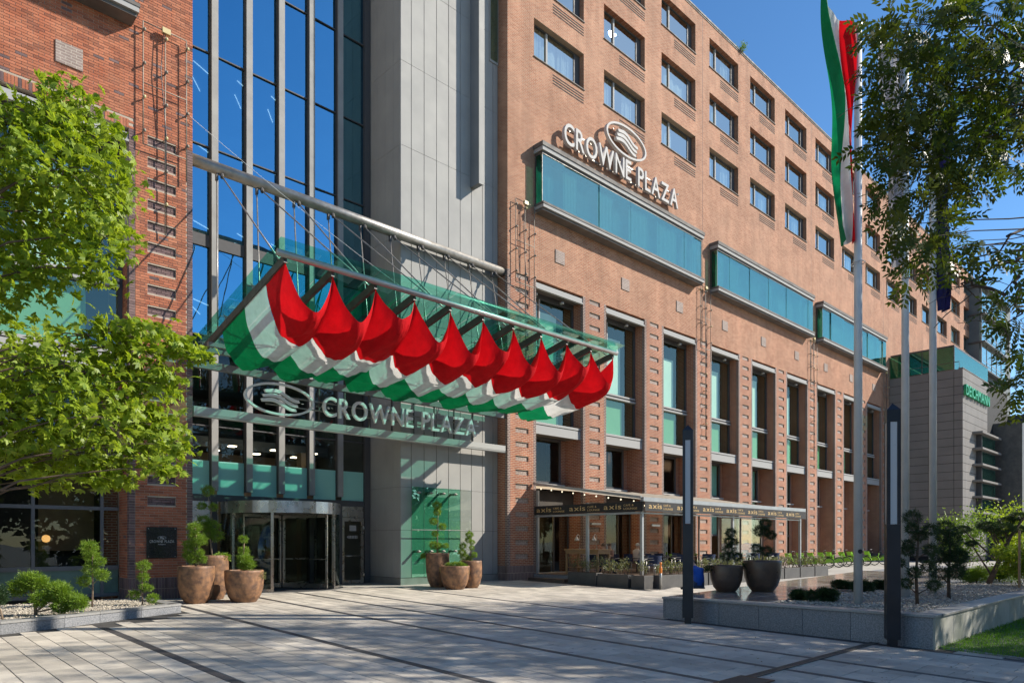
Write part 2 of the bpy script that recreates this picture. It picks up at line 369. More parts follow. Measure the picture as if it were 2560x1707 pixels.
# painted parking strokes worn into the paving near the podium
# slotted drain
dr = thing('drain_channel', 'long narrow slotted steel drain channel crossing the paving to the granite planter', 'drain', (0,0,gz(5.0)+.022))
d = MB(); d.box(9.6,14.62,4.925,4.945,0,.012); d.box(9.6,14.62,5.055,5.075,0,.012); d.box(9.6,14.62,4.945,5.055,-.004,.002); d.build('channel_frame', mSteelD, dr)
d = MB(); x = 9.63
while x < 14.6: d.box(x, x+.022, 4.945, 5.055, .002, .010); x += .05
d.build('slat', mSteelD, dr, kind='stuff')
gr = thing('drain_grate', 'rusty barred drain grate in the paving at the end of the slotted channel', 'grate', (0,0,gz(4.8)+.024))
d = MB(); d.box(8.75,9.6,4.62,4.66,0,.014); d.box(8.75,9.6,5.10,5.14,0,.014); d.box(8.75,8.79,4.66,5.10,0,.014); d.box(9.56,9.6,4.66,5.10,0,.014); d.box(8.79,9.56,4.66,5.10,-.002,.002)
d.build('grate_frame', M('rusty_iron', (.19,.10,.055), (.09,.055,.04), 9, .75, metal=.3), gr)
bm_ = MB().box(-.011,.011,-.22,.22,0,.012).mesh('bar', mSteelD)
for i in range(16): ob('bar', bm_, gr, (8.82+i*.047, 4.88, .002))

# gravel beds -------------------------------------------------------------
def stones(n, inside, z, r0, r1):
    mb = MB(); oct_ = [(1,0,0),(0,1,0),(-1,0,0),(0,-1,0),(0,0,.7),(0,0,-.4)]; of = [(0,1,4),(1,2,4),(2,3,4),(3,0,4),(1,0,5),(2,1,5),(3,2,5),(0,3,5)]
    for _ in range(n):
        x, y = inside(); r = random.uniform(r0, r1); a = random.random()*6.28; q = Matrix.Rotation(a, 3, 'Z') @ Matrix.Rotation(random.uniform(-.5,.5), 3, 'X')
        c = Vector((x, y, z + random.uniform(-.2,.5)*r)); s1, s2 = random.uniform(.7,1.3), random.uniform(.7,1.2)
        mb.add([c + q @ Vector((p[0]*r*s1, p[1]*r*s2, p[2]*r)) for p in oct_], of)
    return mb
mGravBase = M('gravel_floor', (.40,.36,.30), (.28,.25,.21), 25, .95, bump=1, bscale=60)
bed = MB(); zt = .085
bed.add([(x, y, zt) for x, y in BED] + [(-7,21.3,zt)], [tuple(range(len(BED)+1))])
bedo = bed.build('gravel_bed', mGravBase, kind='structure')
def inb():
    while True:
        x = random.uniform(1.0, 5.9); y = random.uniform(15.6, 21.2)
        if y > bed_y(x)+.3: return x, y
stones(5200, inb, zt+.006, .014, .034).build('gravel', mStone, kind='stuff', label='pale gravel covering the planting bed by the brick pier', category='gravel')
kerb = MB(); kerb.box(-7,-6.9,13.5,13.6,-.2,.1); kerb = kerb.build('bed_kerb', mGranite, kind='structure')
kp = [Vector((a, b, 0)) for a, b in BED[:-1]]
for a, b in zip(kp, kp[1:]):
    d_ = (b-a); n = max(1, round(d_.length/1.05)); nrm = Vector((-d_.y, d_.x, 0)).normalized()
    for i in range(n):
        p = a + d_*(i/n); q = a + d_*((i+1)/n); e = d_.normalized()*.004; p = p+e; q = q-e; mb = MB()
        V = [p, q, q+nrm*.28, p+nrm*.28]
        mb.add([(v.x, v.y, gz(v.y)-.02) for v in V] + [(v.x, v.y, .10) for v in V], [(0,1,5,4),(1,2,6,5),(2,3,7,6),(3,0,4,7),(4,5,6,7)])
        mb.build('kerb_stone', mGranite, kerb)
        mb = MB(); V = [p-nrm*.015, q-nrm*.015, q+nrm*.30, p+nrm*.30]
        mb.add([(v.x, v.y, .104) for v in V] + [(v.x, v.y, .15) for v in V], [(0,1,5,4),(1,2,6,5),(2,3,7,6),(3,0,4,7),(4,5,6,7)])
        mb.build('coping_stone', mGraniteTop, kerb)
mb = MB(); mb.box(5.72,5.97,18.05,21.25,gz(18)-.02,.10); mb.build('kerb_stone', mGranite, kerb)
mb = MB(); mb.box(5.70,5.985,18.06,21.25,.104,.15); mb.build('coping_stone', mGraniteTop, kerb)

# granite podium with gravel and polished slabs
PZ = .30
pod = MB(); pod.prism([(14.78,4.08),(46,4.08),(46,13.6),(14.78,9.85)], (0,0,-.6), (1,0,0), (0,1,0), (0,0,.6+PZ-.045)); pod = pod.build('granite_podium', mGranite, kind='structure')
def stoneblk(x0,x1,y0,y1,z0,z1,m=mGranite,nm='wall_stone'): MB().bbox(x0,x1,y0,y1,z0,z1,.004).build(nm, m, pod)
y = 4.0
for L in (.5,.98,.98,.98,.98,.98,.47): stoneblk(14.68,14.776,y+.003,y+L-.003,-.5,PZ-.05); y += L
x = 14.68
for i in range(18): stoneblk(x+(.1 if i == 0 else .003)*0+.003,x+1.2-.003,3.97,4.076,-.5,PZ-.05,M('lime_stained_granite',(.42,.41,.36),(.26,.27,.22),1.6,.7,bump=.2,bscale=150) if i == 0 else bpy.data.materials['lime_stained_granite']); x += 1.2
for i in range(26):
    o_s = MB().bbox(.003,1.203,0,.09,-.5,PZ-.05,.004).build('wall_stone', mGranite, pod); o_s.location = (14.69+i*1.198, 9.86+i*1.198*.12, 0); o_s.rotation_euler = (0,0,math.atan(.12))
sl = MB(); sl.prism([(15.06,10.02),(34.5,10.02),(34.5,12.28),(15.06,9.98)], (0,0,PZ-.043), (1,0,0), (0,1,0), (0,0,.044)); sl.build('paving_slab', mSlab, pod)
y = 3.95
for i in range(5): stoneblk(14.63,15.05,y+.002,y+1.2-.002,PZ-.045,PZ+.004,mGraniteTop,'coping_stone'); y += 1.2
x = 15.05
for i in range(14): stoneblk(x+.002,x+1.4-.002,3.93,4.36,PZ-.045,PZ+.004,mGraniteTop,'coping_stone'); x += 1.4
# polished slabs of the podium walkway
for i in range(13):
    for j in range(3):
        x0 = 15.06 + i*1.5; y0 = 7.45 + j*.85; 
        if i == 0 or True: stoneblk(x0+.002,x0+1.498,y0+.002,y0+.848,PZ-.045,PZ+.003,mSlab,'paving_slab')
MB().box(34.6,46,4.4,10,PZ-.045,PZ).build('paving_slab', mSlab, pod)
def inp():
    return random.uniform(15.1, 27), random.uniform(4.4, 7.4)
stones(7000, inp, PZ-.02, .018, .04).build('gravel', mStone, kind='stuff', label='pale gravel filling the raised granite planter', category='gravel')
# lawn
mLawn = M('lawn_soil', (.05,.085,.02), (.035,.06,.015), 6, .95)
lawn = MB(); lawn.quad((14.55,2.0,gz(2)+.03),(40,-6,gz(-6)+.03),(40,3.96,gz(3.96)+.03),(14.95,3.96,gz(3.96)+.03)); lawn.build('lawn', mLawn, kind='structure')
n = 26000
gx = rng.uniform(14.6, 23, n); gy = rng.uniform(-.5, 3.95, n); keep = (gx > 14.62 + (3.96-gy)*.03); gx, gy = gx[keep], gy[keep]; n = len(gx)
gD = np.stack([rng.normal(0,.35,n), rng.normal(0,.35,n), np.ones(n)], 1)
gme = leafmesh('grass', np.stack([gx, gy, -SLOPE*(F-gy)+.03], 1), gD, rdir(n), rng.uniform(.035,.075,n), .009, mGrass)
ob('grass', gme, kind='stuff', label='mown green lawn beside the granite planter wall', category='grass')
MB().bar((14.55,2.0,gz(2)+.02),(14.98,3.96,gz(3.96)+.02),.05,.06).build('lawn_edging', mGranite, kind='structure')

# ------------------------------------------------------------------ the hotel
hotel = thing('hotel_building', 'large brick hotel with a glazed entrance hall and grey metal tower', 'building')
def wallgrid(mb, X0, X1, Z0, Z1, Y, holes, depth, cap=True):
    xs = sorted({X0, X1, *[h[0] for h in holes], *[h[1] for h in holes]}); zs = sorted({Z0, Z1, *[h[2] for h in holes], *[h[3] for h in holes]})
    for a, b in zip(xs, xs[1:]):
        for c, d in zip(zs, zs[1:]):
            xm, zm = (a+b)/2, (c+d)/2
            if any(h[0] < xm < h[1] and h[2] < zm < h[3] for h in holes): continue
            mb.quad((a,Y,c),(b,Y,c),(b,Y,d),(a,Y,d))
    for a, b, c, d in holes:
        y2 = Y+depth
        mb.quad((a,Y,c),(a,Y,d),(a,y2,d),(a,y2,c)); mb.quad((b,Y,c),(b,y2,c),(b,y2,d),(b,Y,d))
        mb.quad((a,Y,d),(b,Y,d),(b,y2,d),(a,y2,d)); mb.quad((a,Y,c),(a,y2,c),(b,y2,c),(b,Y,c))
HEAD = 13.25; TOP = 32.0
WX = [21.97 + 4.88*i for i in range(15)]; WZ = [23.02, 26.22, 29.42]
holes = [(x, x+3.37, z, z+1.70) for x in WX for z in WZ]
w = MB(); wallgrid(w, 20.37, 95.6, HEAD, TOP, F, holes, .34)
w.quad((20.37,F,HEAD),(95.6,F,HEAD),(95.6,24.4,HEAD),(20.37,24.4,HEAD)); w.quad((20.37,F,HEAD),(20.37,F,TOP),(20.37,30,TOP),(20.37,30,HEAD)); w.quad((20.37,22.85,0),(20.37,22.85,HEAD),(20.37,30,HEAD),(20.37,30,0))
w.quad((20.37,F,TOP),(95.6,F,TOP),(95.6,40,TOP),(20.37,40,TOP)); w.quad((95.6,F,0),(95.6,40,0),(95.6,40,TOP),(95.6,F,TOP)); w.quad((20.37,40,0),(20.37,40,TOP),(95.6,40,TOP),(95.6,40,0))
# wall below the upper storeys beyond the last tall window
w.quad((66.5,F,0),(95.6,F,0),(95.6,F,HEAD),(66.5,F,HEAD))
rwall = w.build('brick_wall', mBrick, hotel)
p = MB(); p.box(20.3,95.7,F-.06,F+.35,TOP,TOP+.09); p.box(20.3,95.7,F-.03,F+.3,TOP-.08,TOP); p.build('parapet_coping', mCap, hotel)
for k in range(5): MB().box(35.86+14.66*k-.012,35.86+14.66*k+.012,F-.004,F+.01,HEAD+.02,TOP-.1).build('movement_joint', mCap, hotel)
# one room window: frame, two panes, curtain, room behind; then copies
fr = MB(); W_, H_ = 3.37, 1.70; yf = .26
for a, b, c, d in ((0,.07,0,H_),(W_-.07,W_,0,H_),(.07,W_-.07,0,.07),(.07,W_-.07,H_-.07,H_)): fr.box(a+.002,b-.002,yf,yf+.08,c+.002,d-.002)
fr.k = 1; fr.box(1.02,1.13,yf-.012,yf+.09,.07,H_-.07); fr.box(.07,.12,yf+.005,yf+.075,.07,H_-.07)
fr.k = 0; fr.box(W_-.42,W_-.07,yf+.012,yf+.07,.07,H_-.07)
meFr = fr.mesh('window', [mFrame, mFrameL])
mePa = MB().quad((0,0,0),(.90,0,0),(.90,0,1.56),(0,0,1.56)).mesh('pane', mGlassWin)
mePb = MB().quad((1.13,yf+.04,.07),(W_-.42,yf+.04,.07),(W_-.42,yf+.04,H_-.07),(1.13,yf+.04,H_-.07)).mesh('pane', mGlassWin)
meSi = MB().box(-.03,W_+.03,-.05,.33,-.035,.004).mesh('sill', mCap)
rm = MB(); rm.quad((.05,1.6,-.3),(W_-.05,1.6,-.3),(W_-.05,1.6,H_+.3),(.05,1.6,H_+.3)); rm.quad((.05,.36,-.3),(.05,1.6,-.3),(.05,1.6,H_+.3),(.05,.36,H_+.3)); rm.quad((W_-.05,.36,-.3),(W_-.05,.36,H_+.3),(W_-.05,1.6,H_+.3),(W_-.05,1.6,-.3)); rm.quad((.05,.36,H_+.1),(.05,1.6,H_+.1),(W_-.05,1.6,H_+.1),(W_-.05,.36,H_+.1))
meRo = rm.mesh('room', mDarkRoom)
def curtain_mesh(w, h):
    mb = MB(); n = 18; V = []
    for i in range(n+1):
        xx = w*i/n; yy = .05*math.sin(i*1.9)+.02*math.sin(i*.7); V += [(xx,yy,0),(xx,yy,h)]
    mb.add(V, [(2*i, 2*i+2, 2*i+3, 2*i+1) for i in range(n)]); return mb.mesh('curtain', mCurtain, True)
meCu = [curtain_mesh(.8, 1.7), curtain_mesh(1.5, 1.7), curtain_mesh(3.1, 1.7)]
lv = MB()
for i in range(4): lv.box(0,2.14,-.012,.05,-.02-i*.125,.03-i*.125)
lv.k = 1; lv.box(-.01,2.15,.03,.06,-.42,.06); meLv = lv.mesh('vent_grille', [mCap, mGap])
lv2 = MB(); lv2.k = 1
for i in range(4): lv2.box(0,2.14,-.006,.0-.002,-.02-i*.125,.035-i*.125)
for i, x in enumerate(WX):
    for j, z in enumerate(WZ):
        o = ob('window', meFr, hotel, (x, F, z))
        tl = random.random() < .3 and j < 2
        ob('pane', mePa, o, (.12, yf+.05, .07), (R(-9) if tl else 0, 0, 0)); ob('pane', mePb, o); ob('sill', meSi, o); ob('room', meRo, o)
        k = random.random()
        if k < .45: ob('curtain', meCu[0], o, (.1, .45, -.02)); 
        if k < .3: ob('curtain', meCu[0], o, (2.0, .47, -.02))
        if .45 < k < .6: ob('curtain', meCu[1], o, (.1, .46, -.02))
        if (i, j) == (0, 0) or k > .94: ob('curtain', meCu[2], o, (.12, .5, -.02))
        mbv = ob('vent_grille', lv2.mesh('vent_grille', [mCap, mGap]) if 'vg' not in globals() else vg, hotel, (x+1.21, F, z-.28)); vg = mbv.data
# square infill panels above the tall windows
sq = MB().bbox(-.315,.315,-.035,.01,-.29,.29,.004).mesh('infill_panel', mPatch)
for i in range(9): ob('infill_panel', sq, hotel, (23.65 + 4.9*i, F, 14.62))
ob('infill_panel', sq, hotel, (4.33, F, 14.58))

# piers with recessed infill panels ---------------------------------------
PX = [20.37 + 4.915*i for i in range(10)]; PW = 1.73
PZS = [13.0 - .605*i for i in range(21)]; pt = .225
rec = MB().quad((0,0,0),(.79,0,0),(.79,0,pt),(0,0,pt)).mesh('infill_panel', mPatch)
def pier(x0, yback, mats, name, with_front=True, reveal=None):
    mb = MB(); x1 = x0+PW; a = x0+.47; b = a+.79; q = .165
    # front: quoin strips, side strips, blocks between the infills
    mb.k = 1; mb.quad((x0,F,.63),(x0+q,F,.63),(x0+q,F,HEAD),(x0,F,HEAD)); mb.quad((x1-q,F,.63),(x1,F,.63),(x1,F,HEAD),(x1-q,F,HEAD)); mb.k = 0
    zs = [z for z in PZS if z > .8]
    hs_ = [(a, b, z, z+pt) for z in zs]; wallgrid(mb, x0+q, x1-q, .63, HEAD, F, hs_, .055)
    mb.quad((x0,F,.63),(x0,F,HEAD),(x0,yback,HEAD),(x0,yback,.63)); mb.quad((x1,F,.63),(x1,yback,.63),(x1,yback,HEAD),(x1,F,HEAD))
    mb.k = 1; mb.quad((x0-.002,F,.63),(x0-.002,F,HEAD),(x0-.002,F+.16,HEAD),(x0-.002,F+.16,.63))
    mb.k = 2; mb.box(x0-.012,x1+.012,F-.012,yback,0,.63)
    o = mb.build(name, mats, hotel)
    for z in zs: ob('infill_panel', rec, o, (a, F+.055, z))
    return o
for x in PX: pier(x, 22.85, [mBrickLow, mQuoin, mPlinth], 'brick_pier')
# tall windows -------------------------------------------------------------
OW = 4.915 - PW
def tallwin(x0, kind, spots=True):
    x1 = x0+OW; e = .004; t = ob('tall_window', None, hotel) if False else None
    fr = MB(); Y = 22.2
    fr.k = 1; fr.box(x0+e,x1-e,F+.03,F+.16,12.93,13.13); fr.box(x0+e,x1-e,F-.02,F+.12,12.86,12.925)      # light metal lintel
    fr.k = 2; fr.box(x0+e,x1-e,F+.16,Y+.1,12.95,13.2)
    fr.k = 0
    for a, b, c, d in ((x0+e,x0+.09,7.0,12.95),(x1-.11,x1-e,7.0,12.95),(x0+.09,x1-.11,12.70,12.95)): fr.box(a,b,Y,Y+.12,c,d)
    fr.k = 1; fr.box(x0+.78,x0+.86,Y-.01,Y+.1,9.13,12.7); fr.box(x0+.06,x0+.80,Y-.012,Y+.09,10.55,10.62); fr.box(x0+.06,x0+.12,Y-.012,Y+.09,9.13,10.55)
    fr.box(x0+.09,x1-.11,Y-.10,Y+.1,9.05,9.13); fr.k = 0; fr.box(x0+.09,x1-.11,Y-.06,Y+.1,8.98,9.05); fr.k = 1; fr.box(x0+.09,x1-.11,Y-.12,Y+.1,8.88,8.96)
    o = fr.build('tall_window', [mFrame, mFrameL, mCap], hotel)
    gp = MB(); gp.quad((x0+.86,Y+.05,9.13),(x1-.11,Y+.05,9.13),(x1-.11,Y+.05,12.7),(x0+.86,Y+.05,12.7)); gp.build('pane', mGlassTall, o)
    gp = MB(); gp.quad((x0+.09,Y+.04,9.13),(x0+.78,Y+.04,9.13),(x0+.78,Y+.04,12.7),(x0+.09,Y+.04,12.7)); gp.build('pane', mGlassTall, o)
    gp = MB(); gp.quad((x0+.09,Y+.05,7.03),(x1-.11,Y+.05,7.03),(x1-.11,Y+.05,8.88),(x0+.09,Y+.05,8.88)); gp.build('pane', mGlassTall, o)
    b = MB(); b.box(x0+.9,x0+2.25,Y+.28,Y+.29,9.15,12.2+random.uniform(-.3,.3)); b.build('blind', mBlindP, o)
    b = MB(); b.box(x0+.12,x0+2.3,Y+.2,Y+.21,7.05,8.86); b.build('blind', mBlindG, o)
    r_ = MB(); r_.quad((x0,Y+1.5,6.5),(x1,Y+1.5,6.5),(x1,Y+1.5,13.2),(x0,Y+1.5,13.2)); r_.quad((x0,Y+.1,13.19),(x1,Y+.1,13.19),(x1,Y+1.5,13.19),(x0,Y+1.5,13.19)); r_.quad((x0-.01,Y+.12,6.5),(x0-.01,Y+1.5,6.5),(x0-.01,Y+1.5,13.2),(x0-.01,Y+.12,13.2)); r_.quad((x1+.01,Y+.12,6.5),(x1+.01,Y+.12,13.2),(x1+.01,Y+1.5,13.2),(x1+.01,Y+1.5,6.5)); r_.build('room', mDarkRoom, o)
    l = MB(); l.box(x0+e,x1-e,21.78,22.85,6.52,6.9); l.k = 1; l.box(x0+e,x1-e,21.74,22.3,6.9,7.0); l.box(x0+e,x1-e,21.755,21.778,6.47,6.86); l.build('ledge', [mCap, mFrameL], o)
    for fx in (.3, 2.05):
        s_ = MB(); s_.lathe([(0,-.12),(.09,-.12),(.11,-.09),(.11,-.02),(.05,.0),(.03,.06)], (x0+fx, F+.33, 12.80), 12); s_.build('spotlight', mAlu, o, True)
    # lower window, set deeper
    Y = 22.62; f2 = MB()
    for a, b, c, d in ((x0+e,x0+.10,4.35,6.5),(x1-.55,x1-.44,4.35,6.5),(x0+.1,x1-.55,6.38,6.5),(x0+.1,x1-.55,4.35,4.47)): f2.box(a,b,Y,Y+.1,c,d)
    f2.k = 1; f2.box(x0+e,x1-.44,Y-.25,Y+.1,4.27,4.345)
    if kind == 'green': f2.k = 0; f2.box(x0+.1,x1-.55,Y,Y+.08,3.25,3.4); f2.box(x0+.1,x1-.55,Y-.002,Y+.078,2.0,2.1)
    l2 = f2.build('lower_window', [mFrame, mFrameL], hotel)
    gp = MB(); gp.quad((x0+.1,Y+.05,4.47),(x1-.55,Y+.05,4.47),(x1-.55,Y+.05,6.38),(x0+.1,Y+.05,6.38)); gp.build('pane', mGlassLow if kind != 'green' else mGlassTall, l2)
    if kind == 'green':
        b = MB(); b.box(x0+.12,x1-.6,Y+.15,Y+.16,2.1,6.35); b.build('blind', mFrost, l2)
        gp = MB(); gp.quad((x0+.1,Y+.05,.1),(x1-.55,Y+.05,.1),(x1-.55,Y+.05,4.3),(x0+.1,Y+.05,4.3)); gp.build('pane', mGlassTall, l2)
    else:
        b = MB(); b.box(x0+.2,x0+1.0,Y+.5,Y+.51,4.3,5.9); b.build('inner_wall', mTan, l2)
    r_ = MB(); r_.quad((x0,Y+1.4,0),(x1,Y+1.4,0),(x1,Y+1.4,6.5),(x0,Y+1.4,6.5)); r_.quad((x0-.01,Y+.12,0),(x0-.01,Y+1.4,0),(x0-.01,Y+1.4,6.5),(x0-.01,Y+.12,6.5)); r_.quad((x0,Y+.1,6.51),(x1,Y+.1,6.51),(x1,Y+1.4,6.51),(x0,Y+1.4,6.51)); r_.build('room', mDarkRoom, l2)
    jm = MB(); jm.quad((x1-.44,Y+.1,0),(x1,Y+.1,0),(x1,Y+.1,6.5),(x1-.44,Y+.1,6.5)); jm.build('brick_jamb', mBrickLow, l2)
    s_ = MB(); s_.add([(x0+e,21.75,4.02),(x1-e,21.75,4.02),(x1-e,22.6,4.26),(x0+e,22.6,4.26)], [(0,1,2,3)]); 
    if kind != 'green': s_.build('sloping_sill', M('sand_sheet', (.42,.33,.22), rough=.7) if 'sand_sheet' not in bpy.data.materials else bpy.data.materials['sand_sheet'], l2)
for i in range(9): tallwin(PX[i]+PW, 'green' if i > 2 else 'dark')
# cafe frontage at ground level behind the terrace: dark folding doors
for i in range(3):
    x0 = PX[i]+PW; x1 = x0+OW; f3 = MB(); Y = 22.5
    for a, b, c, d in ((x0+.004,x0+.08,0,3.2),(x1-.08,x1-.004,0,3.2),(x0+.08,x1-.08,3.1,3.2),(x0+1.05,x0+1.12,0,3.1),(x0+2.1,x0+2.17,0,3.1)): f3.box(a,b,Y,Y+.07,c,d)
    f3.k = 1; f3.box(x0+.004,x1-.004,Y-.3,Y+.1,3.2,4.0)
    o = f3.build('folding_door', [mFrame, mDarkRoom], hotel)
    for a, b in ((.08,1.05),(1.12,2.1),(2.17,OW-.08)):
        if i == 0 and a < 1: continue
        gp = MB(); gp.quad((x0+a,Y+.03,.02),(x0+b,Y+.03,.02),(x0+b,Y+.03,3.1),(x0+a,Y+.03,3.1)); gp.build('pane', mGlassLow, o)
    lt = MB(); lt.box(x0+.8,x0+2.0,Y+.9,Y+.95,2.35,2.42); lt.build('shelf_light', mLitW, o)
    bk = MB(); bk.quad((x0,Y+1.2,0),(x1,Y+1.2,0),(x1,Y+1.2,3.3),(x0,Y+1.2,3.3)); bk.build('inner_wall', mDarkRoom, o)

# oriel windows -------------------------------------------------------------
def oriel(x0, x1, joints):
    P_ = 21.12; e = .004; cp = MB(); cp.box(x0-.10,x1+.12,P_-.12,F-e,18.88,19.06); cp.k = 1; cp.box(x0-.06,x1+.08,P_-.08,F-e,18.70,18.876); cp.k = 2; cp.box(x0,x1,P_,F-e,18.58,18.696)
    o = cp.build('oriel_window', [mCap, mFrameL, mSteelD], hotel)
    l = MB(); l.box(x0-.06,x1+.10,P_-.12,F-e,16.36,16.46); l.k = 1; l.box(x0-.04,x1+.08,P_-.10,F-e,16.22,16.356); l.k = 0; l.box(x0,x1+.04,P_-.02,F-e,16.12,16.216); l.build('ledge', [mCap, mFrameL], o)
    xs = [x0+.01] + joints + [x1-.02]
    for a, b in zip(xs, xs[1:]): MB().box(-(b-a)/2+.012,(b-a)/2-.012,0,.02,16.465,18.575).build('pane', mGlassOri, o, loc=((a+b)/2,P_+.012,0), rot=(R(random.uniform(-.12,.12)),0,R(random.uniform(-.35,.35))))
    MB().box(x0,x0+.02,P_+.03,F-.1,16.465,18.575).build('pane', mGlassCan, o); MB().box(x1-.02,x1,P_+.03,F-.1,16.465,18.575).build('pane', mGlassOri, o)
    jm = MB(); jm.box(x0,x0+.06,F-.1,F-e,16.465,18.575); jm.box(x0+.003,x0+.035,P_+.022,P_+.045,16.465,18.575); jm.build('jamb', mSteelD, o)
    pc = random.Random(int(x0*10))
    for (ja, jb) in zip(xs, xs[1:]):
        if pc.random() < .55:
            wv = MB(); n_ = 14; V_ = []; x_s = ja + .1; wd2 = (jb-ja)*pc.uniform(.25,.8)
            for q_ in range(n_+1): V_ += [(x_s+wd2*q_/n_, P_+.2+.03*math.sin(q_*2.1), 16.47), (x_s+wd2*q_/n_, P_+.2+.03*math.sin(q_*2.1), 18.5)]
            wv.add(V_, [(2*q_, 2*q_+2, 2*q_+3, 2*q_+1) for q_ in range(n_)]); wv.build('curtain', mPleat, o, True)
    b = MB(); b.quad((x0+.05,F-.01,16.47),(x1-.05,F-.01,16.47),(x1-.05,F-.01,18.57),(x0+.05,F-.01,18.57)); b.build('inner_blind', M('oriel_inner', (.07,.12,.13), (.22,.32,.33), .55, .9, lo=.4, hi=.6) if 'oriel_inner' not in bpy.data.materials else bpy.data.materials['oriel_inner'], o)
mPleat = M('teal_sheer', (.30,.42,.42), (.24,.34,.35), 3, .9)
for k in range(3):
    s_ = 22.01 + 14.67*k; oriel(s_, s_+13.0, [s_+v for v in (1.46,3.9,6.35,8.8,11.2,12.2)])
oriel(-7.2, 5.8, [-5,-2.6,-.1,2.3,4.6])

# left wing: mortar body with real bricks on its faces ----------------------
LX0, LX1 = 5.77, 7.5
b = MB(); o_ = .010
b.box(-14, 2.6, F+o_, 30, HEAD, TOP) if False else None
b.quad((-14,F+o_,HEAD),(LX1-o_,F+o_,HEAD),(LX1-o_,F+o_,TOP),(-14,F+o_,TOP)); b.quad((LX1-o_,F+o_,0),(LX1-o_,30,0),(LX1-o_,30,TOP),(LX1-o_,F+o_,TOP))
b.quad((-14,F+o_,TOP),(LX1-o_,F+o_,TOP),(LX1-o_,40,TOP),(-14,40,TOP)); b.quad((-14,F+o_,HEAD),(-14,40,HEAD),(LX1-o_,40,HEAD),(LX1-o_,F+o_,HEAD))
b.quad((-14,F+o_,0),(-14,40,0),(-14,40,TOP),(-14,F+o_,TOP))
A0 = LX0+.47+.02; zs_l = [z for z in PZS if z > 2.3]
wallgrid(b, LX0+o_, LX1-o_, 0, HEAD, F+o_, [(A0, A0+.76, z, z+pt) for z in zs_l], .05)
b.quad((LX0+o_,F+o_,0),(LX0+o_,F+o_,HEAD),(LX0+o_,22.9,HEAD),(LX0+o_,22.9,0))
b.quad((.87,F,0),(2.6,F,0),(2.6,F,HEAD),(.87,F,HEAD)); b.quad((2.6,F,0),(2.6,22.9,0),(2.6,22.9,HEAD),(2.6,F,HEAD)); b.quad((-14,F,0),(-2.3,F,0),(-2.3,F,HEAD),(-14,F,HEAD))
lwall = b.build('brick_wall', mMortar, hotel)
bl = []       # (x, z, w, h, dark, face) on the front, or (y, z, ...) on the pier's side
CO = .0756; j = .0105
def pickb(p):
    r = random.random(); return True if r < p*.22 else (2 if r < p*2.2 else False)
def course(xa, xb, z, off, darkp, face='f', skip=None, hh=None):
    x = xa - off*.25
    while x < xb - .01:
        a = max(x, xa); c = min(x+.25, xb)
        if c - a > .03 and not (skip and any(a < s1-.002 and c > s0+.002 for s0, s1 in skip)): bl.append((a+j/2, z+j/2, c-a-j, CO-j, pickb(darkp), face))
        elif skip and c - a > .03:
            for s0, s1 in skip:
                if a < s0 - .03: bl.append((a+j/2, z+j/2, s0-a-j, CO-j, pickb(darkp), face))
                if c > s1 + .03: bl.append((s1+j/2, z+j/2, c-s1-j, CO-j, pickb(darkp), face))
        x += .25
ci = 0; z = .63
while z < TOP - 14.0:
    off = (ci % 2)*.5
    if z + CO < HEAD + .03:
        sk = [(A0, A0+.76)] if any(zz - .02 < z + CO/2 < zz + pt + .02 for zz in zs_l) else None
        course(LX0+.165, LX1-.165, z, off, .09, 'f', sk)
        for xx in (LX0, LX1-.165): bl.append((xx+j/2, z+j/2, .165-j, CO-j, True, 'f'))
        if z < 9.5:
            course(F+.16, 22.55, z, off, .06, 's'); bl.append((F+j/2+.012, z+j/2, .148-j, CO-j, True, 's'))
    else: course(2.4, LX1, z, off, .10, 'f')
    z += CO; ci += 1
for r_ in range(2):
    n = 20; ww = (LX1-LX0)/n
    for i in range(n): bl.append((LX0+i*ww+j/2, r_*.315+j/2, ww-j, .315-j, True, 'f'))
    for i in range(11): bl.append((F+.02+i*.084+j/2, r_*.315+j/2, .084-j, .315-j, True, 's'))
x = 2.45      # soldier course over the left opening
bl = [q for q in bl if not (q[5] == 'f' and HEAD-.03 < q[1] < HEAD+.25 and q[0] < LX0)]
while x < LX0-.02: bl.append((x+j/2, HEAD+.01, .0756-j, .24, random.random() < .2, 'f')); x += .0756
for zz in zs_l:      # dark infill bricks in the recesses
    for r_ in range(3):
        x = A0
        while x < A0+.75:
            x2 = min(x+(.25 if not (r_ == 1 and x == A0) else .125), A0+.76); bl.append((x+j/2, zz+r_*.075+j/2, x2-x-j, .075-j, True, 'r')); x = x2
def brick_shape(mb, w, h, dp=.012, bev=.003):
    V = [(0,dp,0),(w,dp,0),(w,dp,h),(0,dp,h),(0,bev,0),(w,bev,0),(w,bev,h),(0,bev,h),(bev,0,bev),(w-bev,0,bev),(w-bev,0,h-bev),(bev,0,h-bev)]
    return V, [(8,9,10,11)] + [(i,(i+1)%4,4+(i+1)%4,4+i) for i in range(4)] + [(4+i,4+(i+1)%4,8+(i+1)%4,8+i) for i in range(4)]
bm2 = {}; restb = MB(); cnt = 0
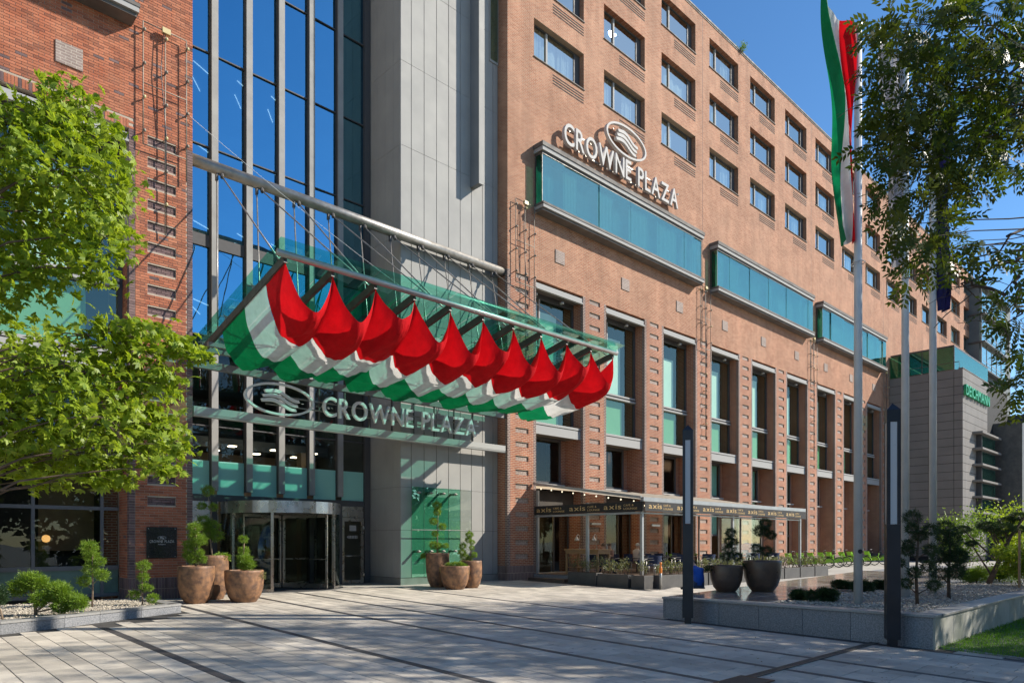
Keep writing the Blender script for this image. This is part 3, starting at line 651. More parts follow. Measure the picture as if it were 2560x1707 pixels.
for (a, z, w_, h_, dk, face) in bl:
    if w_ < .02: continue
    dp = random.uniform(-.0015, .0015)
    if cnt < 300 and face == 'f' and z < 3.2 and LX0 - .01 < a:
        k = (round(w_,3), round(h_,3), dk)
        if k not in bm2:
            mb = MB(); V, Fc = brick_shape(mb, k[0], k[1]); mb.add(V, Fc); bm2[k] = mb.mesh('brick', {0: mBrickA, 1: mBrickB, 2: mBrickC}[int(dk)])
        ob('brick', bm2[k], lwall, (a, F+dp, z)); cnt += 1
    else:
        restb.k = int(dk); V, Fc = brick_shape(restb, w_, h_)
        if face == 's': V = [(LX0 + p[1] - dp, a + (w_ - p[0]), z + p[2]) for p in V]
        elif face == 'r': V = [(a+p[0], F+.05+p[1]+dp, z+p[2]) for p in V]
        else: V = [(a+p[0], F+p[1]+dp, z+p[2]) for p in V]
        restb.add(V, Fc)
restb.build('brick', [mBrickA, mBrickB, mBrickC], lwall, kind='stuff')
tallwin(2.6-.012, 'dark'); tallwin(-2.3, 'dark')
# ground-floor glazing of the left wing
Y = 22.54; f4 = MB()
for a, b_ in ((2.7,2.78),(3.64,3.72),(5.29,5.37)): f4.box(a,b_,Y,Y+.09,.1,4.2)
for c, d_ in ((.1,.2),(.86,.98),(2.56,2.66),(4.1,4.25)): f4.box(2.6,5.76,Y+.006,Y+.084,c,d_)
o = f4.build('shopfront_glazing', M('grey_frame', (.15,.152,.155), rough=.6, spec=.2), hotel)
for a, b_ in ((2.78,3.64),(3.72,5.29),(5.37,5.75)):
    for c, d_ in ((.98,2.56),(2.66,4.1)): MB().quad((a,Y+.05,c),(b_,Y+.05,c),(b_,Y+.05,d_),(a,Y+.05,d_)).build('pane', mGlassLow, o)
    MB().quad((a,Y+.05,.2),(b_,Y+.05,.2),(b_,Y+.05,.86),(a,Y+.05,.86)).build('pane', bpy.data.materials.get('sage_panel') or M('sage_panel', (.11,.19,.155), (.085,.15,.12), 3, .5), o)
MB().quad((4.0,Y+1.2,1.4),(5.4,Y+1.2,1.4),(5.4,Y+1.2,4.3),(4.0,Y+1.2,4.3)).build('inner_wall', mTan, o)
s_ = MB(); s_.lathe([(0,-.11),(.08,-.08),(.11,0),(.08,.08),(0,.11)], (4.1, Y+.7, 1.75), 14); s_.build('lamp_globe', emit('globe_lamp', (1,.5,.15), .9), o, True)
s_ = MB(); s_.box(2.0,7.4,25.0,25.1,0,4.4); s_.build('inner_wall', mDarkRoom, o)

# glazed entrance hall -------------------------------------------------------
CW = 24.37; mX = [7.94+1.2*i for i in range(7)]
fr = MB()
for x in mX[:-1]: fr.box(x-.11,x+.11,CW-.16,CW+.12,3.4,TOP)
fr.k = 1
for x in mX[:-1]:
    fr.box(x-.132,x-.112,CW-.10,CW+.1,3.4,TOP); fr.box(x+.112,x+.132,CW-.10,CW+.1,3.4,TOP)
    fr.box(x-.09,x+.09,CW-.12,CW+.12,0,3.05)
ZT = [3.25,5.6,8.66,11.87,15.08,18.29,21.5,24.7,27.9,31.0]
for i, z in enumerate(ZT): fr.box(7.5,15.3,CW-.03,CW+.09,z-(.2 if z in (3.25,11.87) else .02),z+(.2 if z == 11.87 else .02))
fr.box(7.5,15.3,CW-.05,CW+.12,3.04,3.2); fr.box(15.05,15.3,CW-.1,CW+.1,0,TOP)
cw = fr.build('curtain_wall', [M('mullion_face', (.33,.325,.31), (.28,.275,.265), 2, .7, spec=.12), mFrame], hotel)
for i in range(6):
    a, b_ = mX[i]+.132, mX[i+1]-.132
    if i == 5: b_ = 15.05
    if i == 0: a = 7.94+.132
    MB().quad((a,CW+.02,3.27),(b_,CW+.02,3.27),(b_,CW+.02,4.42),(a,CW+.02,4.42)).build('frosted_pane', mFrost, cw)
    MB().quad((a,CW+.03,4.42),(b_,CW+.03,4.42),(b_,CW+.03,5.58),(a,CW+.03,5.58)).build('pane', mGlassLow, cw)
    for z0, z1 in zip(ZT[1:], ZT[2:]):
        za = z0 + (.2 if z0 == 11.87 else .02); zb = z1 - (.2 if z1 == 11.87 else .02); dv = random.uniform(-.016,.016)
        MB().quad((a,CW+.03+dv,za),(b_,CW+.03-dv,za),(b_,CW+.03-dv,zb),(a,CW+.03+dv,zb)).build('pane', mGlassHall if z0 > 6 else mGlassLow, cw)
h_ = MB(); h_.quad((7.5,34,0),(15.3,34,0),(15.3,34,TOP),(7.5,34,TOP)); h_.quad((7.5,CW,TOP),(15.3,CW,TOP),(15.3,34,TOP),(7.5,34,TOP)); h_.quad((15.3,CW+.2,0),(15.3,CW+.2,TOP),(15.3,34,TOP),(15.3,34,0)); h_.quad((7.52,CW+.2,0),(7.52,34,0),(7.52,34,TOP),(7.52,CW+.2,TOP)); h_.quad((7.5,CW+.2,.02),(15.3,CW+.2,.02),(15.3,34,.02),(7.5,34,.02))
h_.build('hall_interior', mHallIn, hotel)
# interior galleries with strip lights seen through the glass
gl_ = MB(); gl_.box(7.6,15.2,27.5,34,5.3,5.7); gl_.box(7.6,15.2,27.5,34,8.4,8.75); gl_.box(7.6,15.2,29,34,11.6,12.0); gl_.box(7.6,15.2,29,34,14.8,15.2); gl_.box(7.6,15.2,29,34,18.0,18.4); gl_.box(7.6,15.2,29,34,21.3,21.7); gl_.build('gallery', mHallIn, hotel)
st = MB()
for z in (11.55, 14.75, 17.95, 21.25):
    for x in (8.6, 10.3, 12.1, 13.6): st.bar((x,29.6,z),(x+.75,30.0,z),.03,.03); st.bar((x+.3,30.6,z),(x+.9,31.4,z),.03,.03)
st.build('strip_light', emit('strip_lamp', (.8,.92,1), 1.3), hotel)
lob = MB(); lob.quad((7.55,28.5,.03),(15.2,28.5,.03),(15.2,28.5,5.2),(7.55,28.5,5.2)); lob.quad((7.55,CW+.3,.03),(15.2,CW+.3,.03),(15.2,28.5,.03),(7.55,28.5,.03)); lob.box(8.6,12.6,27.6,27.9,.03,1.15); lob.box(13.2,13.6,26,26.4,.03,5.2); lob.build('lobby', M('lobby_finish', (.40,.30,.20), (.30,.22,.15), .7, .6), hotel)
lb = MB()
for x in (8.6,10.2,11.8,13.4):
    for y in (25.4,27.0): lb.box(x-.12,x+.12,y-.12,y+.12,5.1,5.14)
lb.build('added_fill_panel', emit('lobby_fill_glow', (1,.80,.55), 6), hotel)  # glowing squares added to brighten the lobby behind the revolving door
# ground-floor panels either side of the revolving door
sd_ = MB(); sd_.box(7.55,9.3,CW-.02,CW+.06,2.2,3.04); sd_.build('steel_panel', mStain, hotel); sd_ = MB(); sd_.box(13.35,15.02,CW-.04,CW+.06,2.62,3.04); sd_.build('steel_panel', mStain, hotel)
sdr = MB()
for a, b_, c, d_ in ((14.05,14.15,.02,2.6),(14.9,15.02,.02,2.6),(14.15,14.9,2.46,2.6),(14.15,14.9,.02,.14)): sdr.box(a,b_,CW-.06,CW+.02,c,d_)
sdo = sdr.build('side_door', mStain, hotel)
MB().quad((14.15,CW-.02,.14),(14.9,CW-.02,.14),(14.9,CW-.02,2.46),(14.15,CW-.02,2.46)).build('pane', mGlassLow, sdo)
hd = MB(); hd.tube([(14.2,CW-.06,1.12),(14.22,CW-.13,1.1),(14.8,CW-.13,1.1),(14.85,CW-.06,1.14)], .014, 6); hd.build('handle', mStain, sdo, True)
pr_ = MB()
for i in range(6): pr_.box(14.36+i*.07,14.405+i*.07,CW-.025,CW-.024,1.78,1.9)
pr_.add([(14.28,CW-.0245,1.84),(14.34,CW-.0245,1.78),(14.34,CW-.0245,1.9)], [(0,1,2)]); pr_.box(14.4,14.7,CW-.025,CW-.024,2.08,2.3); pr_.build('door_print', M('grey_print', (.35,.35,.34), rough=.6), sdo)
hg = MB(); hg.lathe([(0,-.06),(.03,-.06),(.03,.06),(0,.06)], (15.0,CW-.1,2.2), 8); hg.lathe([(0,-.06),(.03,-.06),(.03,.06),(0,.06)], (15.0,CW-.1,.35), 8); hg.build('hinge', mStain, sdo)
MB().quad((7.95,CW+.02,.05),(13.9,CW+.02,.05),(13.9,CW+.02,3.04),(7.95,CW+.02,3.04)).build('pane', mGlassLow, cw)

# revolving door -------------------------------------------------------------
RC = Vector((11.3, 23.72, 0)); RR = 2.03
rv = thing('revolving_door', 'stainless steel revolving door drum at the hotel entrance', 'door', RC)
def arc(mb, r, z0, z1, a0, a1, n=24, th=.03):
    V = []; 
    for i in range(n+1):
        a = a0 + (a1-a0)*i/n; c, s = math.cos(a), math.sin(a)
        V += [(r*c,r*s,z0),(r*c,r*s,z1),((r-th)*c,(r-th)*s,z1),((r-th)*c,(r-th)*s,z0)]
    Fc = []
    for i in range(n):
        b0, b1 = 4*i, 4*i+4; Fc += [(b0,b1,b1+1,b0+1),(b0+1,b1+1,b1+2,b0+2),(b0+2,b1+2,b1+3,b0+3),(b0+3,b1+3,b1,b0)]
    mb.add(V, Fc)
mb = MB(); arc(mb, RR, 2.62, 3.02, 0, 2*math.pi, 48, .06); mb.lathe([(0,3.015),(RR-.03,3.015)], n=48); mb.lathe([(0,2.63),(RR-.03,2.63)], n=48); mb.build('drum_fascia', mStain, rv)
mb = MB(); arc(mb, RR-.02, .0, .1, R(150), R(236), 16); arc(mb, RR-.02, .0, .1, R(-56), R(30), 16); mb.build('drum_base', mStain, rv)
for a0, a1 in ((150,236),(-56,30)):
    mb = MB(); arc(mb, RR-.03, .1, 2.62, R(a0), R(a1), 16, .012); mb.build('curved_pane', mGlassLow, rv, True)
for a in (150, 193, 236, -56, -13, 30):
    mb = MB(); c, s = math.cos(R(a)), math.sin(R(a)); mb.bar(((RR-.03)*c,(RR-.03)*s,0),((RR-.03)*c,(RR-.03)*s,2.62),.09,.09,(c,s,0)); mb.build('post', mStain, rv)
for a in (205, 295, 25, 115):
    c, s = math.cos(R(a)), math.sin(R(a)); up = (-s, c, 0); mb = MB(); L = RR-.12
    mb.bar((.1*c,.1*s,.05),(.1*c,.1*s,2.6),.07,.05,up); mb.bar((L*c,L*s,.05),(L*c,L*s,2.6),.07,.05,up); mb.bar((.1*c,.1*s,2.55),(L*c,L*s,2.55),.05,.1); mb.bar((.1*c,.1*s,.12),(L*c,L*s,.12),.05,.16); mb.bar((.1*c,.1*s,1.05),(L*c,L*s,1.05),.03,.03)
    wg = mb.build('door_wing', mStain, rv)
    MB().quad((.13*c,.13*s,.2),((L-.03)*c,(L-.03)*s,.2),((L-.03)*c,(L-.03)*s,2.5),(.13*c,.13*s,2.5)).build('pane', mGlassLow, wg)
mb = MB(); mb.lathe([(0,0),(RR+.1,0),(RR+.1,.012),(0,.012)], n=48); mb.build('floor_mat', M('rubber_mat', (.05,.05,.05), rough=.9), rv)

# metal-clad tower -------------------------------------------------------------
TY = 22.2; TX0 = 15.33
core = MB(); core.box(TX0+.03, 20.5, TY+.03, 26, 0, TOP); tw = core.build('metal_tower', mGap, hotel)
tx = [TX0,15.83,16.44,17.05,17.66,18.27,18.87,19.48,20.08,20.36]; tz = [.27,2.10,3.75,6.97,10.2,13.4,16.8,20.03,23.3,26.5,29.7,TOP]
for a, b_ in zip(tx, tx[1:]):
    for c, d_ in zip(tz, tz[1:]): MB().bbox(a+.011,b_-.011,TY+random.uniform(-.002,.002),TY+.028,c+.004,d_-.004,.004).build('cladding_panel', mPanel, tw)
ty = [TY+.03,22.69,23.25,23.83,24.36]
for a, b_ in zip(ty, ty[1:]):
    for c, d_ in zip(tz, tz[1:]): MB().bbox(TX0,TX0+.028,a+.005,b_-.005,c+.004,d_-.004,.004).build('cladding_panel', mPanel, tw)
MB().box(TX0-.012,20.36,TY-.03,TY+.02,.0,.26).build('base_trim', mAlu, tw); MB().box(TX0-.014,TX0+.02,TY+.022,24.3,.0,.26).build('base_trim', mAlu, tw)
fin = MB(); fin.box(18.8,19.05,21.66,TY-.004,16.34,31); fin.k = 2; fin.box(18.79,19.06,21.62,21.656,16.32,31)
fin.build('vertical_fin', [M('blue_grey_metal', (.20,.21,.22), (.17,.18,.19), .7, .6, spec=.2), mGlassHall, mPanel], tw)
f5 = MB(); f5.box(19.86,20.35,TY-.04,TY-.006,22.1,25.2); f5.k = 1; f5.box(19.90,20.31,TY-.05,TY-.042,22.2,25.1); f5.build('slot_window', [mFrameL, mGlassOri], tw)
ind = MB()
# green glass screen on stand-off arms
scr = thing('glass_screen', 'green glass wall screen on steel arms fixed to the grey tower', 'glass screen', (17.1, TY, 0))
for i, (a, b_) in enumerate(((15.65,16.22),(16.24,16.83),(16.85,17.42),(17.44,18.03),(18.05,18.63))):
    for c, d_ in ((.30,2.10),(2.13,3.76)): MB().box(a-17.1,b_-17.1,-.30,-.285,c,d_).build('pane', mGlassGrn if i < 4 else mGlassClear, scr)
for a in (15.95,16.54,17.14,17.74):
    for z in (3.55,1.28):
        mb = MB(); mb.tube([(a-17.1,-.004,z),(a-17.1,-.36,z)], .05, 10); mb.lathe([(0,-.02),(.07,-.02),(.07,.02),(0,.02)], (a-17.1,-.36,z), 10); mb.build('fixing_arm', mSteel, scr, True)
MB().box(-1.45,1.53,-.31,-.28,2.105,2.125).build('rail', mAlu, scr)

# ------------------------------------------------------------------ entrance canopy
can = thing('entrance_canopy', 'green glass entrance canopy hung by steel rods from a long tube', 'canopy', (14, F, 0))
def cz(y): return 8.5 - (y-15.9)*.2137
RIB = [7.68 + 1.267*i for i in range(11)]
O = Vector((14, F, 0))
def L_(x, y, z): return (x-14, y-F, z)
mb = MB(); mb.tube([L_(7.5,21.86,13.15), L_(20.37,21.86,13.15)], .18, 20); mb.build('support_tube', mSteel, can, True)
mb = MB(); mb.tube([L_(7.45,15.9,8.56), L_(20.5,15.9,8.56)], .085, 14); mb.build('front_pipe', mAlu, can, True)
for x in RIB:
    mb = MB(); mb.bar(L_(x,15.95,cz(15.95)-.02), L_(x,21.7,cz(21.7)-.02), .09, .2); mb.build('rib', mSteelD, can)
gzz = lambda y: cz(y) + .25
for i in range(10):
    a, b_ = RIB[i]+(.0 if i else -.28), RIB[i+1]+(0 if i < 9 else .28)
    for ya, yb in ((15.6,18.7),(18.72,21.7)):
        mb = MB(); mb.add([L_(a+.006,ya,gzz(ya)),L_(b_-.006,ya,gzz(ya)),L_(b_-.006,yb,gzz(yb)),L_(a+.006,yb,gzz(yb))], [(0,1,2,3)]); mb.build('glass_pane', mGlassCan, can)
sp = MB()
for x in RIB:
    for y in (16.1,17.8,19.6,21.3):
        c = Vector(L_(x,y,cz(y)+.08)); sp.tube([c, c+Vector((0,0,.16))], .02, 6)
        for dx, dy in ((.1,.1),(-.1,.1),(.1,-.1),(-.1,-.1)): sp.tube([c+Vector((0,0,.13)), c+Vector((dx,dy,.155))], .012, 5)
sp.build('spider_fixing', mSteel, can, kind='stuff')
mMid = M('grey_steel_beam', (.24,.235,.22), (.19,.185,.175), 3, .5, metal=.2)
for y, zo in ((20.55,-.17),(21.05,-.12)):
    mb = MB(); mb.bar(L_(7.55,y,cz(y)+zo), L_(20.33,y,cz(y)+zo), .14, .12); mb.build('purlin', mMid, can)
mb = MB(); mb.box(-6.45,6.36,.10,.26,6.90,7.12); mb.build('rear_beam', mMid, can)
mb = MB(); mb.box(-6.45,6.30,.05,.22,5.50,5.72); mb.tube([(-6.45,.12,5.47),(6.36,.12,5.47)], .06, 10); mb.build('fascia', M('grey_fascia', (.40,.40,.38), rough=.7, spec=.15), can)
mb = MB(); 
for zq in (6.1, 6.4): mb.bar((-4.2,.14,zq),(4.9,.14,zq),.04,.04)
mb.build('sign_rail', mSteel, can)
for i in range(8):
    mb = MB(); xx = -2.3+i*.98; mb.bar((xx,.16,5.72),(xx,.16,6.9),.05,.05); mb.build('sign_post', mSteelD, can)
for i in range(10):
    lx = 8.3 + 1.267*i; mb = MB(); mb.box(lx-14-.03,lx-14+.03,.2,.32,12.78,13.0); mb.tube([L_(lx+.12,21.78,12.98), L_(lx+.12,21.72,12.85)], .06, 8); mb.build('lug', mSteelD, can)
    mb = MB(); ra = RIB[i] if i % 2 == 0 else RIB[i]; mb.tube([L_(lx,21.86,12.85), L_(ra+.02,20.2,cz(20.2)+.12)], .022, 6); mb.build('rod', mSteel, can, True)
    mb = MB(); mb.tube([L_(lx+.12,21.75,12.9), L_(RIB[i+1 if i % 2 else i],16.3,cz(16.3)+.15)], .022, 6); mb.build('rod', mSteel, can, True)
mb = MB()
def wire(a, b, sag=.3, r=.007, n=14):
    a = Vector(a); b = Vector(b); mb.tube([a.lerp(b, i/n) - Vector((0,0,sag*4*(i/n)*(1-i/n))) for i in range(n+1)], r, 5)
wire(L_(7.4,21.5,14.2), L_(20.6,21.4,9.2), .35); mb.build('cable', mWhite, can)

# tricolour bunting under the canopy ---------------------------------------
bunt = thing('flag_bunting', 'red white and green swagged fabric bunting hanging beneath the entrance canopy', 'bunting', (14, F, 0))
def swag(name, mat, y0, y1, af0, af1, ar0, ar1, dz, ph):
    NU, NV = 24, 18; V = []; nu = 10*NU
    for jv in range(NV+1):
        v = jv/NV; yb = y0 + (y1-y0)*v
        for iu in range(nu+1):
            u = iu/NU; k = min(int(u), 9); f = u-k; U = 1-(2*f-1)**2; amp = 1 + .22*math.sin(k*2.1+.4) + .10*math.sin(k*5.3) 
            ar = ar0 + (ar1-ar0)*(v**(.5 if ar0 == 0 else 1)); af = af0 + (af1-af0)*v
            if u < .9: ar *= max(0, (u/.9))**.5 if name != 'x' else 1
            if u > 9.6 and name == 'red_cloth': ar *= max(0.1,(10-u)/.4)**.5
            tie = math.exp(-v*3.2) if name == 'red_cloth' else 0; ang = (f if f < .5 else 1-f)
            wr = min(1, (yb-15.95)/.5); pl = .05*math.sin(ang*46+k*1.3)*tie*min(1, ang*8)*min(1,wr*3) + wr*(.035*math.sin(f*(13+2*math.sin(k*3.1))+k*2.2)*math.sin(yb*3.1+k) + .015*math.sin(f*31+yb*7+k*1.9)) + .02*math.sin(f*17+yb*4+k) 
            skew = .16*math.sin(k*1.7)*U*(v if name == 'red_cloth' else 1)
            V.append((RIB[0] + 1.267*u - 14 + skew + .05*math.sin(yb*5+k)*U, yb - F + (.18*U*v - .3*U*(1-v) if name == 'red_cloth' else .18*U) + .04*math.sin(f*25+k)*tie*min(1, v*4), cz(yb) - .12 - af*amp*U - ar - dz + pl))
    mb = MB(); mb.add(V, [(j_*(nu+1)+i, j_*(nu+1)+i+1, (j_+1)*(nu+1)+i+1, (j_+1)*(nu+1)+i) for j_ in range(NV) for i in range(nu)])
    return mb.build(name, mat, bunt, True)
swag('red_cloth', mRed, 15.95, 17.0, 1.02, .40, 0, 1.10, 0, 0)
swag('white_cloth', mWhiteC, 17.01, 18.3, .40, .40, 1.10, 1.0, 0, 0)
swag('green_cloth', mGreenC, 18.31, 19.8, .40, .40, 1.0, .62, 0, 0)

# ------------------------------------------------------------------ lettering
def glyph(ch, size, depth, mat, name='letter', offset=0.0, sx=1.0):
    cu = bpy.data.curves.new('t', 'FONT'); cu.body = ch; cu.size = size; cu.extrude = depth/2; cu.offset = offset; cu.resolution_u = 4; cu.bevel_depth = 0
    o = bpy.data.objects.new('t', cu); col.objects.link(o); bpy.context.view_layer.update()
    dg = bpy.context.evaluated_depsgraph_get(); me = bpy.data.meshes.new_from_object(o.evaluated_get(dg)); bpy.data.objects.remove(o); bpy.data.curves.remove(cu)
    me.name = name; n = len(me.vertices); co = np.empty(n*3, np.float32); me.vertices.foreach_get('co', co); co = co.reshape(-1,3); co[:,0] *= sx
    x0, x1 = (co[:,0].min(), co[:,0].max()) if n else (0, size*.3)
    co[:,0] -= x0; out = np.stack([co[:,0], -co[:,2], co[:,1]], 1); me.vertices.foreach_set('co', out.ravel()); me.materials.clear(); me.materials.append(mat); me.update()
    return me, float(x1-x0), float(out[:,2].max() if n else 0), float(out[:,2].min() if n else 0)
gc = {}
def word(text, x0, x1, z0, capH, y, mat, parent, depth=.1, offset=0.0, name='letter', track=.16, sp=.45, rotz=None):
    key0 = glyph('H', 1, .1, mat)[2]; size = capH/key0; gs = []
    for ch in text:
        if ch == ' ': gs.append(None); continue
        k = (ch, round(size,4), depth, mat.name, offset)
        if k not in gc: gc[k] = glyph(ch, size, depth, mat, name, offset)
        gs.append(gc[k])
    nat = sum((g_[1] if g_ else capH*sp) + capH*track for g_ in gs) - capH*track; s = (x1-x0)/nat; x = x0; res = []
    for ch, g_ in zip(text, gs):
        if g_:
            o = ob(name, g_[0], parent, (x, y, z0)); o.scale = (s, 1, 1); res.append(o); x += g_[1]*s
        else: x += capH*sp*s
        x += capH*track*s
    return res
def emblem(parent, cx, cz_, y, rx, rz, dep, mat):
    mb = MB(); n = 56; V = []; rw = rz*.13
    for i in range(n):
        a = 2*math.pi*i/n; c, s = math.cos(a), math.sin(a)
        for k, yy in ((0,y),(1,y),(1,y+dep),(0,y+dep)):
            V.append((cx+c*(rx-k*rw*1.15), yy, cz_+s*(rz-k*rw)))
    Fc = []
    for i in range(n):
        b0, b1 = 4*i, 4*((i+1)%n); Fc += [(b0+j_, b0+(j_+1)%4, b1+(j_+1)%4, b1+j_) for j_ in range(4)]
    mb.add(V, Fc); mb.build('emblem_ring', mat, parent)
    for w in range(3):
        mb = MB(); pts = []; m_ = 22
        top = []; bot = []
        for i in range(m_+1):
            t = i/m_; xx = (t-.5)*rx*.98 + (1-w)*rx*.045; zz = rz*.13*math.sin((t-.12)*2*math.pi) - t*rz*.38 + rz*.19 + (1-w)*rz*.29
            th = rz*.10*(.8+.35*math.sin(t*math.pi)); top.append((xx, zz+th)); bot.append((xx+rx*.03, zz-th))
        poly = top + bot[::-1]; A = [(cx+a, y, cz_+b) for a, b in poly]; B = [(cx+a, y+dep, cz_+b) for a, b in poly]; nn = len(poly)
        Q = [(i, i+1, nn-2-i, nn-1-i) for i in range(m_)]
        mb.add(A+B, [q[::-1] for q in Q] + [tuple(k+nn for k in q) for q in Q] + [(i,(i+1)%nn,nn+(i+1)%nn,nn+i) for i in range(nn)])
        mb.build('emblem_wave', mat, parent)
mLet = M('silver_letter', (.78,.78,.76), rough=.4)
mLetW = M('warm_white_letter', (.52,.50,.475), rough=.75, spec=.1)
s1 = thing('hotel_sign', 'silver metal letter sign with oval wave emblem below the entrance canopy', 'sign', (10.2, 21.6, 5.72))
def sub(ax, ay, az):
    return lambda x, y, z: (x-ax, y-ay, z-az)
word('CROWNE PLAZA', 11.72-10.2, 18.55-10.2, 5.92-5.72, .66, -.05, mLet, s1, .10, .006)
emblem(s1, 0, .54, -.10, 1.18, .52, .10, mLet)
w_ = glyph('o', .14, .05, mLet)[0]; ob('trademark_ring', w_, s1, (8.42, -.05, .78))
s2 = thing('hotel_sign', 'raised pale letter sign with oval emblem high on the brick facade', 'sign', (28.2, F, 19.7))
word('CROWNE PLAZA', 23.55-28.2, 32.75-28.2, 0, .95, -.30, mLetW, s2, .16, .012)
emblem(s2, 0, 1.85, -.38, 1.63, .76, .16, mLetW)
w_ = glyph('o', .22, .1, mLetW)[0]; ob('trademark_ring', w_, s2, (4.55, -.30, .78))
for zz in (.12, .82):
    mb = MB(); mb.bar((-4.4,-.14,zz),(4.35,-.14,zz),.05,.06); mb.build('mounting_rail', mSteel, s2)
mb = MB()
for x in (-4,-2,0,2,4): mb.bar((x,-.01,.12),(x,-.16,.12),.04,.04)
for x in (-.9,.9):
    for zz in (1.5,2.2): mb.bar((x,-.01,zz),(x,-.24,zz),.04,.04)
mb.build('bracket', mSteel, s2)
pl = thing('name_plaque', 'square polished black stone plaque with oval emblem on the brick pier', 'plaque', (6.625, F, 1.635))
MB().bbox(-.41,.41,-.05,-.014,-.45,.45,.004).build('stone_plate', M('polished_black_granite', (.012,.013,.015), (.05,.05,.055), 90, .22, lo=.5, hi=.75), pl)
word('CROWNE PLAZA', -.33, .33, .0, .075, -.052, mLetW, pl, .004)
emblem(pl, 0, .14, -.054, .115, .05, .003, mLetW)
word('budapest', -.10, .10, -.06, .035, -.052, mLetW, pl, .004)
for x in (-.36,.36):
    for z in (-.4,.4): MB().lathe([(0,0),(.012,0),(.012,.006),(0,.006)], (0,0,0), 8).build('bolt', mStain, pl, loc=(x,-.05,z), rot=(R(90),0,0))

# ------------------------------------------------------------------ conduit frames with small bulbs on the brickwork
mPipe = M('weathered_pipe', (.30,.26,.21), (.20,.17,.13), 9, .6, metal=.3); mBulb = M('yellowed_bulb', (.55,.45,.22), rough=.4)
def conduit(x0, x1, ztop, zb, long, label):
    t = thing('light_frame', label, 'light frame', ((x0+x1)/2, F, zb), group='conduit light frames on the piers'); xm = (x0+x1)/2; y = -.14
    def T(nm, a, b, r=.018): mb = MB(); mb.tube([(a[0]-xm,y,a[1]-zb),(b[0]-xm,y,b[1]-zb)], r, 6); mb.build(nm, mPipe, t, True)
    T('upright', (x0,ztop), (x0,zb)); T('upright', (xm,ztop), (xm,zb-long)); T('upright', (x1,ztop), (x1,zb-.65))
    for z in (ztop, (ztop+zb)/2, zb): T('crossbar', (x0,z), (x1,z), .016)
    mb = MB(); mb.box(-.09,.13,y-.08,y+.03,ztop-zb-.10,ztop-zb+.05); mb.build('junction_box', mBulb, t)
    for x in (x0, xm, x1):
        z = ztop-.25
        while z > (zb-long+.1 if x == xm else zb):
            mb = MB(); mb.tube([(x-xm,y,z-zb),(x-xm+.02,y+.135,z-zb)], .02, 6); mb.lathe([(0,-.05),(.035,-.03),(.04,.02),(.02,.05)], (x-xm+.03,y-.05,z-zb), 8); mb.build('bulb_bracket', mPipe if random.random() < .7 else mBulb, t, True); z -= .95
    mb = MB(); mb.tube([(-.05,y-.03,ztop-zb-.1),(-.12,y-.02,ztop-zb-1.2),(.02,y-.02,.5),(.04,y-.02,-long)], .012, 5); mb.build('cable', mBlackM, t, True)
conduit(6.10, 7.27, 16.35, 12.88, 2.4, 'tall conduit light frame on the near brick pier beside the hall glass')
conduit(20.72, 21.85, 16.3, 12.75, 3.2, 'conduit light frame on the brick pier between tower and first tall window')
conduit(35.4, 36.5, 16.3, 12.75, 5.2, 'conduit light frame on the brick pier between first and second oriel windows')
conduit(50.1, 51.2, 16.3, 12.75, 5.2, 'conduit light frame on the brick pier between second and third oriel windows')
conduit(64.9, 66.0, 16.3, 12.75, 5.2, 'conduit light frame on the last brick pier under the third oriel end')

# ------------------------------------------------------------------ pots and clipped plants
RV = Vector((.7231,-.6907,0)); FV = Vector((.6907,.7231,0))
def pot(loc, prof, mat, label, group):
    t = thing('plant_pot', label, 'pot', loc, group=group); H = prof[-1][1]; mb = MB(); n = 36
    pr = []
    for i in range(len(prof)-1):
        (r0,z0),(r1,z1) = prof[i], prof[i+1]
        for k in range(4): f = k/4; pr.append((r0+(r1-r0)*f, z0+(z1-z0)*f))
    pr.append(prof[-1]); Rt = prof[-1][0]; pr += [(Rt-.015,H+.012),(Rt-.05,H+.004),(Rt-.055,H-.08)]
    mb.lathe([(0,.0)] + pr, n=n); sd_ = random.random()*9
    mb.v = [(x*(1+.012*math.sin(5*math.atan2(y,x)+z*6+sd_)), y*(1+.012*math.sin(4*math.atan2(y,x)+z*5+sd_)), z) for x, y, z in mb.v]
    mb.build('vessel', mat, t, True)
    mb = MB(); mb.lathe([(0,H-.075),(Rt-.05,H-.08)], n=n); mb.build('soil', mSoil, t); return t
def profile(rb, rt, H, belly=.12): return [(rb,0),(rb+(rt-rb)*.38+belly*.35,H*.2),(rb+(rt-rb)*.68+belly*.38,H*.45),(rb+(rt-rb)*.9+belly*.2,H*.75),(rt,H)]
def ballarr(c, r, dens=1.0, flat=.85, nl=.34, w=.10):
    n = int(5200*dens*max(r, .05)**1.3*2.2) + 120; d = rdir(n); rad = rng.uniform(.45,.98,n)[:,None]**.6
    ph = rng.uniform(0,6,3); lump = 1 + .18*np.sin(d[:,0]*5+ph[0])*np.sin(d[:,1]*5+ph[1]) + .10*np.sin(d[:,2]*9+ph[2]) + np.where(rng.uniform(size=n) < .06, .3, 0)
    C = np.asarray(c) + d*rad*r*np.array([1,1,flat])*(lump*rng.uniform(.62,1.08,n))[:,None]; D = d + rng.normal(0,.42,(n,3)) + np.array([0,0,.25])
    return C, D, np.full(n, 1.0)*rng.uniform(.6,1.25,n)*min(.06, r*nl+.015)
